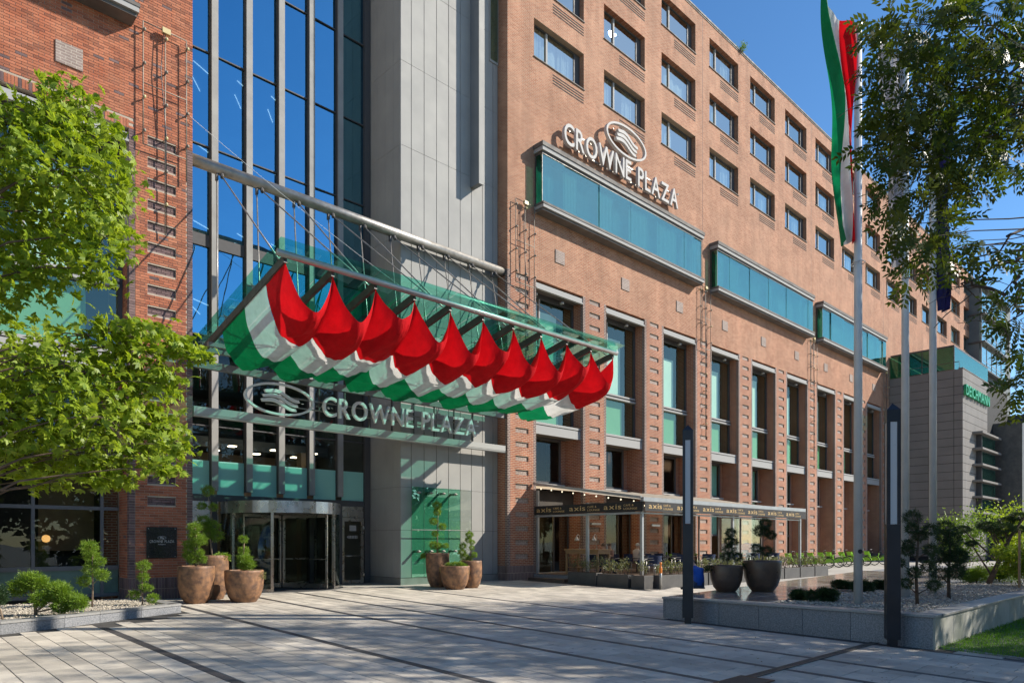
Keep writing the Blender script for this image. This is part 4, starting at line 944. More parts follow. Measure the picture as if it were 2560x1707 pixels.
def plant(name, label, category, base, balls, mat, group=None, bark=None, r0=.025, dens=1.0, spray=(), ndl=.17, jit=.5, flat=.85):
    t = thing(name, label, category, base, group=group); bark = bark or mBarkL; base = Vector(base)
    P_ = []; Cs = []; Ds = []; Ls = []; Ws = []
    ztop = max(b[1] for b in balls); main = sorted([b for b in balls], key=lambda b: b[1]); mb = MB()
    top = max(balls, key=lambda b: b[1]); ax = [Vector((0,0,-.03))]
    for f in (.35,.7,1.0): ax.append(RV*(top[0]*f + random.uniform(-.03,.03)*ztop) + Vector((0,0,top[1]*f)))
    mb.tube(ax, [r0*1.3, r0, r0*.75, r0*.4], 7)
    for b in balls:
        c = RV*b[0] + FV*(random.uniform(-1,1)*b[2]*jit*1.4) + Vector((0,0,b[1]))
        a, dd, l = ballarr(c, b[2], dens, b[3] if len(b) > 3 else flat); Cs.append(a); Ds.append(dd); Ls.append(l)
        f = max(.12, min(.92, (b[1]-abs(b[0]-top[0])*.6-b[2]*.6)/ztop)); k = f*3; i = min(int(k), 2); s_ = ax[i].lerp(ax[i+1], k-i) if i < 3 else ax[3]
        mb.tube([s_, s_.lerp(c, .5) - Vector((0,0,.04*b[2])), c], [r0*.5, r0*.4, r0*.25], 5, False)
    mb.build('stem', bark, t, True)
    C = np.concatenate(Cs); D = np.concatenate(Ds); L = np.concatenate(Ls)
    ob('crown', leafmesh('crown', C, D, rdir(len(C)), L, L*ndl, mat), t)
    for (dx, dz, r, m_) in spray:
        n = int(340*r/.15); a = rng.uniform(0, 2*np.pi, n); rr = r*np.sqrt(rng.uniform(.02,1,n)); c = RV*dx
        C = np.stack([c.x + rr*np.cos(a), c.y + rr*np.sin(a), dz + rng.uniform(-.5,.45,n)*r*.8 - .5*rr], 1); D = np.stack([np.cos(a), np.sin(a), rng.normal(.2,.5,n)], 1)
        ob('trailing_leaves', leafmesh('trailing_leaves', C, D, rdir(n), rng.uniform(.05,.09,n), .025, m_), t)
    return t
def k_balls(lst, bx, by, s): return [((x-bx)*s, (by-y)*s, r*s) for x, y, r in lst]
GP = 'rust brown pots beside the entrance'; GT = 'clipped topiary plants in pots'
pot((6.98,19.85,gz(19.85)), profile(.27,.47,1.03), mPot, 'rust brown pot in front, first by the brick pier corner', GP)
pot((7.75,20.75,gz(20.75)), profile(.30,.44,1.28), mPot, 'tall rust brown pot standing behind two others by the brick pier', GP)
pot((8.15,19.45,gz(19.45)), profile(.31,.52,.90), mPot, 'wide low rust brown pot nearest the revolving door', GP)
pot((15.75,20.45,gz(20.45)), profile(.24,.43,1.26), mPot, 'tall rust brown pot in front of the green glass screen', GP)
pot((15.72,19.40,gz(19.4)), profile(.30,.52,.84), mPot, 'low wide rust brown pot in front of the tower group', GP)
pot((16.58,19.55,gz(19.55)), profile(.26,.41,1.0), mPot, 'slim rust brown pot at the tower group end near the cafe', GP)
s = .00432
plant('topiary_plant', 'bushy cloud-clipped conifer in the front pot by the brick pier', 'plant', (6.98,19.85,gz(19.85)+.95), k_balls([(125,560,42),(120,612,36),(72,665,30),(172,640,38),(88,702,30),(157,717,26),(70,737,30),(110,757,36),(165,760,26),(130,660,30)],130,822,s), mNeedle, GT, spray=[(.25,.02,.18,mShrub)])
s = .0046
plant('topiary_plant', 'tallest topiary with round top ball above the other clipped conifers', 'plant', (7.75,20.75,gz(20.75)+1.2), k_balls([(215,320,40),(170,415,27),(238,420,28),(195,510,44),(245,542,40),(260,604,42),(230,590,38),(210,545,36)],240,745,s), mNeedle, GT, r0=.02, spray=[(.28,.12,.22,mNeedle)])
s = .0043
plant('topiary_plant', 'small clipped conifer with trailing leaves in the wide pot near revolving door', 'plant', (8.15,19.45,gz(19.45)+.82), k_balls([(405,628,28),(395,705,35),(422,762,44),(395,755,38),(447,792,35),(410,800,40)],405,850,s), mNeedle, GT, spray=[(-.1,-.05,.2,mNeedle),(.3,.06,.26,mShrub)])
s = .00554
plant('topiary_plant', 'tall clipped conifer with ball tiers before the green glass screen', 'plant', (15.75,20.45,gz(20.45)+1.18), k_balls([(1713,400,30),(1713,442,28),(1690,505,27),(1750,540,25),(1700,587,22),(1690,662,32),(1770,667,20),(1720,668,24)],1715,730,s), mNeedle, GT, r0=.018, spray=[(-.38,.05,.2,mNeedle),(.12,.03,.18,mShrub)])
plant('topiary_plant', 'low trailing greenery in the wide pot before the tower', 'plant', (15.72,19.4,gz(19.4)+.76), [(.0,.10,.16),(.2,.12,.14),(-.2,.08,.14),(.34,.05,.12)], mNeedle, GT, r0=.01, spray=[(.25,.0,.25,mShrub),(-.3,.02,.2,mNeedle)])
plant('topiary_plant', 'short clipped conifer with many small balls in the slim pot', 'plant', (16.58,19.55,gz(19.55)+.92), k_balls([(1893,595,24),(1885,630,21),(1910,645,18),(1907,682,18),(1850,670,23),(1845,712,28),(1860,745,30),(1925,727,20),(1895,752,18)],1900,782,s), mNeedle, GT, r0=.015)
GD = 'dark pots on the podium'
pot((17.45,9.78,PZ), profile(.24,.43,.71), mPotD, 'dark bronze pot on the polished podium beside the seated figure in blue', GD)
pot((18.2,9.12,PZ), profile(.27,.50,.84), mPotD, 'larger dark bronze pot on the podium closer to the flagpoles', GD)
s = .00372
plant('topiary_plant', 'dark clipped conifer in the smaller podium pot', 'plant', (17.45,9.78,PZ+.64), k_balls([(1880,780,40),(1862,842,38),(1902,847,30),(1870,902,42),(1848,955,35),(1922,955,40)],1850,1040,s), mNeedleD, GT, r0=.014, spray=[(-.38,.06,.2,mNeedleD),(.2,.02,.18,mNeedle)])
plant('topiary_plant', 'dark clipped conifer in the larger podium pot', 'plant', (18.2,9.12,PZ+.77), k_balls([(2125,715,45),(2100,770,48),(2142,772,40),(2175,802,36),(2060,897,42),(2137,917,45)],2110,1008,s), mNeedleD, GT, r0=.016, spray=[(-.3,.03,.2,mNeedleD)])
# shrubs in the left gravel bed
s = .0034; GB = 'clipped shrubs in the left gravel bed'
plant('shrub', 'spreading cloud-pruned juniper with forked trunk in the left gravel bed', 'shrub', (2.95,17.75,.09), k_balls([(275,790,70),(215,830,60),(320,800,60),(415,855,75),(350,900,55),(470,860,55),(520,925,70),(590,925,50),(460,950,55)],305,1010,s), mNeedle, GB, r0=.03, dens=1.5, ndl=.2)
plant('shrub', 'little dark juniper tuft on a bare stem at the left bed edge', 'shrub', (2.35,17.55,.09), k_balls([(140,880,70),(110,890,45),(175,900,45)],190,1020,s), mNeedleD, GB, r0=.018)
s = .0036
plant('shrub', 'tall thin topiary of stacked pads standing behind the spreading juniper', 'shrub', (4.35,19.3,.09), k_balls([(505,565,58),(555,655,34),(485,625,52),(493,712,50),(577,745,45),(440,790,42)],505,960,s), mNeedle, GB, r0=.018)
s = .0033
plant('shrub', 'young topiary of five small balls before the brick pier', 'shrub', (5.35,18.85,.09), k_balls([(985,715,48),(985,795,38),(1000,872,34),(1042,878,28),(930,930,38),(1062,955,42)],988,1008,s), mNeedle, GB, r0=.014)
# raised planter shrubs
GR = 'pruned shrubs in the granite planter'
s = .00340
plant('topiary_tree', 'thin cloud-pruned tree with open tiers beside the near lamp pillar', 'tree', (17.2,5.0,PZ-.02), k_balls([(1050,485,62),(1000,560,42),(1100,565,44),(1060,607,40),(980,700,42),(1112,697,45),(1012,660,38),(995,840,45),(955,910,40),(1120,800,46),(1150,925,45),(950,780,36)],1045,1050,s), mNeedleD, GR, mBark, .03, jit=.9)
s = .00375
plant('topiary_tree', 'bushy multi-stem pruned conifer with a dense round top in the granite planter', 'tree', (19.6,5.0,PZ-.02), k_balls([(1245,550,65),(1215,605,58),(1290,622,60),(1230,690,72),(1190,740,66),(1280,732,62),(1330,745,50),(1190,850,60),(1235,838,60),(1300,820,50)],1240,1010,s), mNeedleD, GR, mBark, .035, jit=.9)
s = .0035
for (bx, by, lab) in ((16.32,7.15,'low dark juniper at the corner of the slab edge'),(16.2,6.66,'low juniper hugging the gravel beside the first flagpole'),(20.9,8.0,'low dark juniper on the far side of the slabs'),(20.3,7.3,'small juniper behind the first flagpole'),(21.3,7.2,'smallest juniper tuft right behind the first flagpole base')):
    plant('shrub', lab, 'shrub', (bx,by,PZ-.01), [(random.uniform(-.22,.22), random.uniform(.08,.2), random.uniform(.11,.19)) for _ in range(5)], mNeedleD if by < 7.2 else mNeedleD, GR, mBark, .012, 1.3, ndl=.2)
s = .0053
plant('pine_bonsai', 'old leaning pine with flat foliage pads at the planter end', 'tree', (27.6,5.9,PZ-.05), [((x-1480)*s, (905-y)*s, r*s, .45) for x, y, r in [(1400,560,55),(1450,540,60),(1500,560,50),(1580,555,65),(1640,510,60),(1700,480,60),(1380,650,35),(1620,600,50),(1690,560,50)]], mNeedleD, GR, mBark, .07, 1.2, jit=1.6)
for (x, y, r, lab, mt) in ((27.9,6.3,.38,'rounded low green bush in front of the leaning pine',mNeedle),(29.6,6.0,.42,'rounded light green bush just past the low one',mNeedle)):
    plant('shrub', lab, 'shrub', (x,y,PZ), [(random.uniform(-.3,.3), random.uniform(.15,.35), r*random.uniform(.6,.85)) for _ in range(6)], mt, GR, mBark, .02, 1.1)
def leafy(name, label, cat, base, w, h, n, mat, L=.07, W=.035, group=None, stems=5):
    t = thing(name, label, cat, base, group=group); mb = MB(); tips = []
    for i in range(stems):
        a = random.random()*6.28; q = [Vector((0,0,-.02)) + Vector((random.uniform(-.3,.3)*w,random.uniform(-.3,.3)*w,0))]
        for f in (.4,.75,1): q.append(q[0] + Vector((math.cos(a)*w*.5*f, math.sin(a)*w*.5*f, h*f*random.uniform(.85,1.05))))
        mb.tube(q, [.008,.006,.005,.003], 4, False); tips.append(q)
    mb.build('stem', mBark, t)
    k = rng.integers(0, stems, n); f = rng.uniform(.25,1.02,n)*3; C = []
    for kk, ff in zip(k, f): i = min(int(ff), 2); C.append(tips[kk][i].lerp(tips[kk][i+1], ff-i))
    C = np.array([tuple(c) for c in C]) + rng.normal(0, w*.12, (n,3)); D = rdir(n) + np.array([0,0,.4])
    ob('crown', leafmesh('crown', C, D, rdir(n), rng.uniform(.7,1.2,n)*L, W, mat), t); return t
for i, (x, y, w_, h_, lab) in enumerate(((29.5,4.9,1.5,2.0,'broad leafy yellow-green shrub under the leaning pine'),(26.3,4.75,.9,1.2,'leafy light shrub next to the wooden stake'),(31.5,7.6,1.6,2.4,'leafy shrub farthest back behind the rounded bushes'),(32.5,5.6,2.0,2.6,'tall leafy shrub at the very end of the planter'))):
    leafy('shrub', lab, 'shrub', (x,y,PZ), w_, h_, 2600, mLeafL if i != 2 else mNeedle, .12, .055, GR, 14)
st = thing('plant_stake', 'short wooden stake standing in the gravel by the leafy shrub', 'stake', (25.2,4.6,PZ)); mb = MB(); mb.tube([(0,0,-.05),(.02,0,1.7)], .035, 8); mb.build('pole', M('pine_wood', (.34,.22,.12), rough=.8), st)

# ------------------------------------------------------------------ lamp pillars
def pillar(loc, label, rz=R(30)):
    t = thing('lamp_pillar', label, 'street lamp', loc, rz, 'black lamp pillars'); z0 = 0; H = 4.62; w = .118
    mb = MB(); mb.box(-.075,.075,-.075,.075,0,.2); mb.build('foot', mBlackM, t)
    mb = MB(); mb.box(-w,w,-w,w,.18,2.35); mb.build('shaft', mBlackM, t)
    for sx in (-1,1):
        for sy in (-1,1):
            mb = MB(); mb.box(min(sx*w,sx*(w-.06)),max(sx*w,sx*(w-.06)),min(sy*w,sy*(w-.06)),max(sy*w,sy*(w-.06)),2.352,4.3); mb.build('corner_post', mBlackM, t)
    for k in range(4):
        a = k*math.pi/2; mb = MB(); mb.box(-.057,.057,-w+.008,-w+.026,2.36,4.29); o = mb.build('lamp_panel', mLampGl, t); o.rotation_euler = (0,0,a)
    mb = MB(); mb.box(-w,w,-w,w,4.302,4.52); q = w
    mb.add([(-q,-q,4.521),(q,-q,4.521),(q,q,4.521),(-q,q,4.521),(0,0,4.66)], [(0,1,4),(1,2,4),(2,3,4),(3,0,4)]); mb.build('cap', mBlackM, t)
pillar((14.22,8.95,gz(8.95)-.02), 'black square lamp pillar at the podium corner by the seated figure')
pillar((14.42,4.62,gz(4.62)-.02), 'nearest black lamp pillar at the planter corner before the lawn')
pillar((26.0,4.35,PZ-.02), 'distant black lamp pillar at the picture edge beyond the planter')

# ------------------------------------------------------------------ flagpoles and flags
def pole(x, y, H, label):
    t = thing('flagpole', label, 'flagpole', (x,y,PZ), group='white flagpoles on the podium'); mb = MB(); mb.tube([(0,0,-.02),(0,0,H)], [.095,.075], 20); mb.build('mast', M('pole_paint', (.60,.60,.58), (.52,.52,.5), 2, .4) if 'pole_paint' not in bpy.data.materials else bpy.data.materials['pole_paint'], t, True)
    mb = MB(); mb.lathe([(0,-.04),(.09,-.02),(.10,.04),(.06,.1),(0,.12)], (0,0,H), 14); mb.build('finial', mStain, t, True)
    mb = MB(); mb.torus((.0,0,H-5.3), (0,.15,1), .14, .012, 20, 6); mb.build('halyard_ring', mStain, t, True)
    mb = MB(); mb.lathe([(0,0),(.05,0),(.05,.02),(0,.02)], (0,0,0), 12); mb.build('lock_cover', mBlackM, t, loc=(-.065,-.065,1.15), rot=(R(90),0,R(-45)))
    return t
pole(16.45,5.98,12.9,'foremost white flagpole carrying the tricolour banner'); pole(19.25,5.87,14.0,'middle white flagpole partly behind the near lamp pillar'); pole(20.7,5.65,13.4,'white flagpole with the dark blue flag, farthest along')
def flag(name, label, x, y, z0, z1, wid, mats, dirv, seed, arm=.9):
    t = thing(name, label, 'flag', (x,y,z0)); random.seed(seed); d = Vector(dirv).normalized(); nrm = Vector((-d.y, d.x, 0)); n = len(mats)
    for s_i in range(n):
        mb = MB(); NU, NV = 12, 60; V = []
        for jv in range(NV+1):
            v = jv/NV
            for iu in range(NU+1):
                u = (s_i + iu/NU)/n; w = wid*(.72+.2*math.sin(v*4+seed)+.12*math.sin(v*9+1))*(1-.35*v)
                fold = .20*math.sin(u*7+v*5+seed)*(.5+u*.6) + .06*math.sin(u*15+v*11)
                zz = (z1-z0)*(1-v) + arm*(1-v)*u - .25*u*v*math.sin(seed+2)
                p_ = d*(.10 + w*u) + nrm*fold; V.append((p_.x, p_.y, zz))
        mb.add(V, [(j_*(NU+1)+i, j_*(NU+1)+i+1, (j_+1)*(NU+1)+i+1, (j_+1)*(NU+1)+i) for j_ in range(NV) for i in range(NU)])
        mb.build({'red_cloth':'red_stripe','white_cloth':'white_stripe','green_cloth':'green_stripe'}.get(mats[s_i].name, 'cloth'), mats[s_i], t, True)
flag('flag', 'long red white and green banner hanging from the foremost pole', 16.45,5.98,8.35,13.1,.80,[mRed,mWhiteC,mGreenC],(-.72,.69,0),1.2,1.0)
mGreyC = cloth('grey_cloth', (.42,.42,.46), .3)
flag('flag', 'pale grey banner half hidden by leaves on the middle pole', 19.25,5.87,8.5,13.9,.6,[mGreyC],(-.72,.69,0),2.7,.3)
flag('flag', 'dark blue flag hanging from the farthest pole', 20.7,5.65,7.7,12.6,.55,[mNavyC],(.4,-.5,0),4.1,.3)
random.seed(23)

# ------------------------------------------------------------------ cafe terrace
TX, TE, TYF, DZ = 22.05, 35.8, 15.9, .26
dk = MB(); dk.box(21.95, TE+.1, TYF-.1, 22.45, -.3, DZ-.02); deck = dk.build('terrace_floor', mGranite, kind='structure')
mDeck = M('brown_decking', (.17,.115,.085), (.12,.085,.065), 5, .6)
y = TYF-.08; bd = MB().bbox(0, TE+.05-21.97, 0, .135, 0, .02, .003).mesh('deck_board', mDeck)
while y < 21.4: ob('deck_board', bd, deck, (21.97, y, DZ-.02)); y += .14
MB().box(21.5,21.94,19.4,21.5,-.1,.10).build('step', mDeck, deck)
aw = thing('cafe_awning', 'beige cafe awning on grey posts with black lettered valance beside the brick piers', 'awning', (TX, F, 0))
mPost = M('grey_post', (.36,.37,.37), (.31,.32,.32), 3, .4, metal=.3); mAwn = cloth('beige_awning', (.62,.56,.46), .5)
def W_(x, y, z): return (x-TX, y-F, z)
for x, y in ((TX,21.45),(TX,18.6),(TX,TYF),(28.9,TYF),(TE,TYF)):
    h_ = 3.25 if y < 20 else 3.9; mb = MB(); mb.bar(W_(x,y,DZ),W_(x,y,h_),.11,.11,(1,0,0)); mb.build('post', mPost, aw)
for x in (26.6, 28.2, 30.2, 32.2):
    mb = MB(); mb.bar(W_(x,TYF+.3,DZ),W_(x,TYF+.3,2.8),.06,.06,(1,0,0)); mb.build('screen_post', M('brown_post', (.09,.07,.055), rough=.5) if 'brown_post' not in bpy.data.materials else bpy.data.materials['brown_post'], aw)
for a, b_ in ((28.23,30.17),(30.23,32.17)):
    mb = MB(); mb.box(a-TX,b_-TX,TYF+.3-F,TYF+.312-F,DZ+.1,2.75); mb.build('wind_screen', mGlassClear, aw)
nS = 12; mb = MB(); V = []
for iy in range(9):
    f = iy/8
    for ix in range(nS*4+1):
        u = ix/(nS*4); V.append(W_(TX-.15+(TE+.3-TX)*u, TYF-.12+(F-.05-TYF)*f, 3.30+.86*f - .05*math.sin(u*nS*math.pi)**2 - .04*math.sin(f*math.pi)))
mb.add(V, [(j_*(nS*4+1)+i, j_*(nS*4+1)+i+1, (j_+1)*(nS*4+1)+i+1, (j_+1)*(nS*4+1)+i) for j_ in range(8) for i in range(nS*4)]); mb.build('roof_fabric', mAwn, aw, True)
mb = MB(); mb.bar(W_(TX-.2,TYF-.16,3.27),W_(TE+.2,TYF-.16,3.27),.14,.16); mb.build('gutter', mPost, aw)
mb = MB(); mb.bar(W_(TX-.17,TYF-.1,3.34),W_(TX-.17,F-.06,4.2),.10,.10); mb.build('edge_beam', mPost, aw)
mb = MB(); mb.bar(W_(TX-.1,TYF,2.76),W_(TX-.1,21.5,2.76),.08,.08); mb.build('side_rail', mPost, aw)
mb = MB(); mb.bar(W_(TX-.1,TYF-.02,2.76),W_(TE,TYF-.02,2.76),.06,.06); mb.build('front_rail', mPost, aw)
mb = MB(); mb.box(-.16,-.145,TYF-F-.14,21.5-F,2.82,3.20); mb.build('valance', mCafeBlk, aw)
mb = MB(); mb.box(-.14,TE-TX+.2,TYF-F-.25,TYF-F-.235,2.82,3.19); mb.build('valance', mCafeBlk, aw)
def cafeword(x, y, rz):
    for text, x0, x1, z0, ch in (('axis', 0, .86, 2.93, .20), ('CAFÉ &', .98, 1.45, 3.03, .075), ('LOUNGE', .98, 1.62, 2.90, .075)):
        for o in word(text, x0, x1, z0, ch, 0, mGold, aw, .003, 0):
            p_ = o.location.x; o.location = (x-TX + math.cos(rz)*p_, y-F + math.sin(rz)*p_, z0); o.rotation_euler = (0,0,rz)
for yy in (21.35, 19.45, 17.62): cafeword(TX-.163, yy, R(-90))
for i in range(7): cafeword(22.15+1.93*i, TYF-.253, 0)
blb = MB().lathe([(0,-.03),(.025,-.015),(.03,.01),(.012,.035),(0,.04)], n=8).mesh('bulb', emit('string_bulb', (1,.85,.6), 1.3))
for i in range(9): ob('bulb', blb, aw, W_(TX-.05, 21.2-i*.62, 3.95-i*.092))
for i in range(18): ob('bulb', blb, aw, W_(TX+.4+i*.75, TYF+.15, 3.05))
htr = MB(); htr.box(-.35,.35,-.06,.06,-.05,.05); htr.k = 1; htr.bar((0,.05,.0),(0,.22,.06),.05,.05)
me_h = htr.mesh('heater', [mAlu, mBlackM])
for x in (25.9, 30.8): o = thing('patio_heater', 'silver tube heater on the brick pier behind the %s terrace tables' % ('first' if x < 28 else 'farther'), 'heater', (x,F-.25,2.5), group='wall heaters'); ob('body', me_h, o)
# planter boxes
mBoxP = M('anthracite_planter', (.075,.07,.066), (.10,.093,.086), 3, .5); GX = 'planter boxes round the cafe terrace'
boxes = [(21.45,21.85,17.65,19.15),(21.45,21.85,16.1,17.6),(21.5,22.1,15.4,16.0)] + [(22.3+1.72*i, 22.3+1.72*i+1.62, 15.2, 15.62) for i in range(9)]
where = ['side planter box next to the deck step','side planter box nearer the terrace corner','square planter box on the terrace corner'] + ['%s planter box along the terrace front counted from its corner' % w for w in ('first','second','third','fourth','fifth','sixth','seventh','eighth','ninth')]
for (a, b_, c, d_), wlab in zip(boxes, where):
    zz = gz(c); t = thing('planter_box', 'anthracite ' + wlab, 'planter', ((a+b_)/2,(c+d_)/2,zz), group=GX); w2, h2 = (b_-a)/2, (d_-c)/2
    mb = MB(); mb.bbox(-w2,w2,-h2,h2,0,.50,.006); mb.build('box', mBoxP, t); mb = MB(); mb.box(-w2+.03,w2-.03,-h2+.03,h2-.03,.495,.508); mb.build('soil', mSoil, t)
    n = max(1, round(max(w2,h2)*2/.42))
    for i in range(n):
        f = (i+.5)/n; px = a + (b_-a)*(f if w2 > h2 else .5); py = c + (d_-c)*(f if h2 >= w2 else .5)
        leafy('potted_shrub', ('%s small shrub in the %s' % (('first','second','third','fourth')[i], wlab.replace(' counted from its corner',''))) if n > 1 else 'single small shrub in the ' + wlab, 'shrub', (px,py,zz+.5), .30, random.uniform(.4,.7), 150, mShrub, .075, .03, 'small shrubs in the planter boxes', 6)
# furniture
def cafe_chair():
    t = thing('cafe_chair', 'x', 'chair'); mN = M('navy_weave', (.012,.022,.065), (.02,.035,.09), 40, .6) if 'navy_weave' not in bpy.data.materials else bpy.data.materials['navy_weave']
    mb = MB(); mb.bbox(-.25,.25,-.24,.24,.42,.46,.008); mb.build('seat', mN, t)
    V = []; n = 10; mb = MB()
    for zz, yo in ((.50,.22),(.66,.25),(.84,.28)):
        for i in range(n+1): a = R(-62+124*i/n); V.append((.29*math.sin(a), yo-.27+.27*math.cos(a)+.02, zz))
    mb.add(V, [(r_*(n+1)+i, r_*(n+1)+i+1, (r_+1)*(n+1)+i+1, (r_+1)*(n+1)+i) for r_ in (0,1) for i in range(n)]); mb.build('backrest', mN, t, True)
    for sx in (-1,1):
        for sy in (-1,1): mb = MB(); mb.tube([(sx*.24,sy*.22,0),(sx*.24,sy*.21,.44 if sy > 0 else .64)], .014, 6); mb.build('leg', mAlu, t, True)
        mb = MB(); mb.tube([(sx*.24,-.21,.64),(sx*.27,.0,.66),(sx*.26,.17,.66)], .016, 6); mb.build('armrest', mAlu, t, True)
    return t
ch0 = cafe_chair(); used = [0]
def put_chair(x, y, rz, label):
    o = ch0 if not used[0] else copy_tree(ch0); used[0] = 1; o.location = (x,y,DZ+.001); o.rotation_euler = (0,0,rz); o['label'] = label; o['group'] = 'navy cafe chairs'
nth = ('first','second','third','fourth','fifth','sixth')
def table(x, y, label):
    t = thing('cafe_table', label, 'table', (x,y,DZ), group='cafe tables'); mb = MB(); mb.bbox(-.35,.35,-.35,.35,.71,.74,.006); mb.build('table_top', mBlackM, t)
    mb = MB(); mb.tube([(0,0,.02),(0,0,.71)], .035, 8); mb.build('column', mBlackM, t, True); mb = MB(); mb.bbox(-.25,.25,-.25,.25,0,.02,.004); mb.build('foot', mBlackM, t)
    leafy('table_plant', 'tiny herb on the %s' % label.replace(' from the terrace corner','').replace(' behind the front tables',''), 'plant', (x,y,DZ+.742), .09, .13, 60, mNeedle, .05, .03, 'herbs on the cafe tables', 4)
for i in range(6):
    x = 23.5 + 2.05*i; table(x, 16.95, '%s black cafe table in the front row from the terrace corner' % nth[i])
    put_chair(x-.05, 16.3, R(180)+random.uniform(-.2,.2), 'navy chair with its back to the planters at the %s front table' % nth[i]); put_chair(x+.62, 16.9, R(-90)+random.uniform(-.2,.2), 'navy chair beside the %s front table, facing the entrance' % nth[i])
for i in range(3):
    x = 24.0 + 2.4*i; table(x, 19.3, '%s black cafe table in the inner row behind the front tables' % nth[i]); put_chair(x+.6, 19.3, R(-90), 'navy chair at the far side of the %s inner table' % nth[i]); put_chair(x-.6, 19.25, R(90), 'navy chair at the near side of the %s inner table' % nth[i])
bt = thing('buffet_table', 'high wooden serving table at the terrace edge with two heat lamps on it', 'table', (22.95,19.35,DZ)); mWd = M('oak_wood', (.40,.24,.11), (.33,.19,.085), 6, .55)
mb = MB(); mb.bbox(-.45,.45,-.95,.95,1.02,1.08,.006); mb.build('table_top', mWd, bt); mb = MB(); mb.box(-.41,.41,-.9,.9,.88,1.018); mb.build('apron', mWd, bt)
for sx in (-.38,.38):
    for sy in (-.85,.85): mb = MB(); mb.box(sx-.04,sx+.04,sy-.04,sy+.04,0,.878); mb.build('leg', mWd, bt)
mb = MB(); mb.box(-.38,.38,-.8,.8,.28,.31); mb.build('shelf', mWd, bt)
for k, sy in enumerate((-.5,.45)):
    t = thing('heat_lamp', ('nearer' if k == 0 else 'farther') + ' chrome gooseneck heat lamp on the wooden serving table', 'lamp', (22.95,19.35+sy,DZ+1.081), group='heat lamps'); mb = MB(); mb.lathe([(0,0),(.07,0),(.07,.02),(0,.02)], n=12); mb.tube([(0,0,.02),(0,0,.45),(-.06,-.02,.6),(-.2,-.05,.62),(-.27,-.06,.52)], .014, 6); mb.build('stand', mStain, t, True)
    mb = MB(); mb.lathe([(.03,.0),(.05,-.04),(.10,-.12),(.11,-.2),(.10,-.2),(.04,-.05)], (-.27,-.06,.54), 14); mb.build('lamp_shade', mStain, t, True)
# bollard
bo = thing('bollard', 'slim steel bollard with an orange cap before the terrace corner', 'bollard', (21.95,14.98,gz(14.98))); mb = MB(); mb.tube([(0,0,0),(0,0,.84)], .05, 12); mb.build('post', mAlu, bo, True)
mb = MB(); mb.lathe([(.052,.62),(.056,.64),(.056,.80),(.045,.86),(.02,.92),(.045,.97),(.035,1.02),(0,1.04)], n=12); mb.build('cap', M('orange_plastic', (.72,.20,.02), rough=.4), bo, True); mb = MB(); mb.lathe([(0,0),(.09,0),(.09,.015),(0,.015)], n=12); mb.build('foot', mSteel, bo)

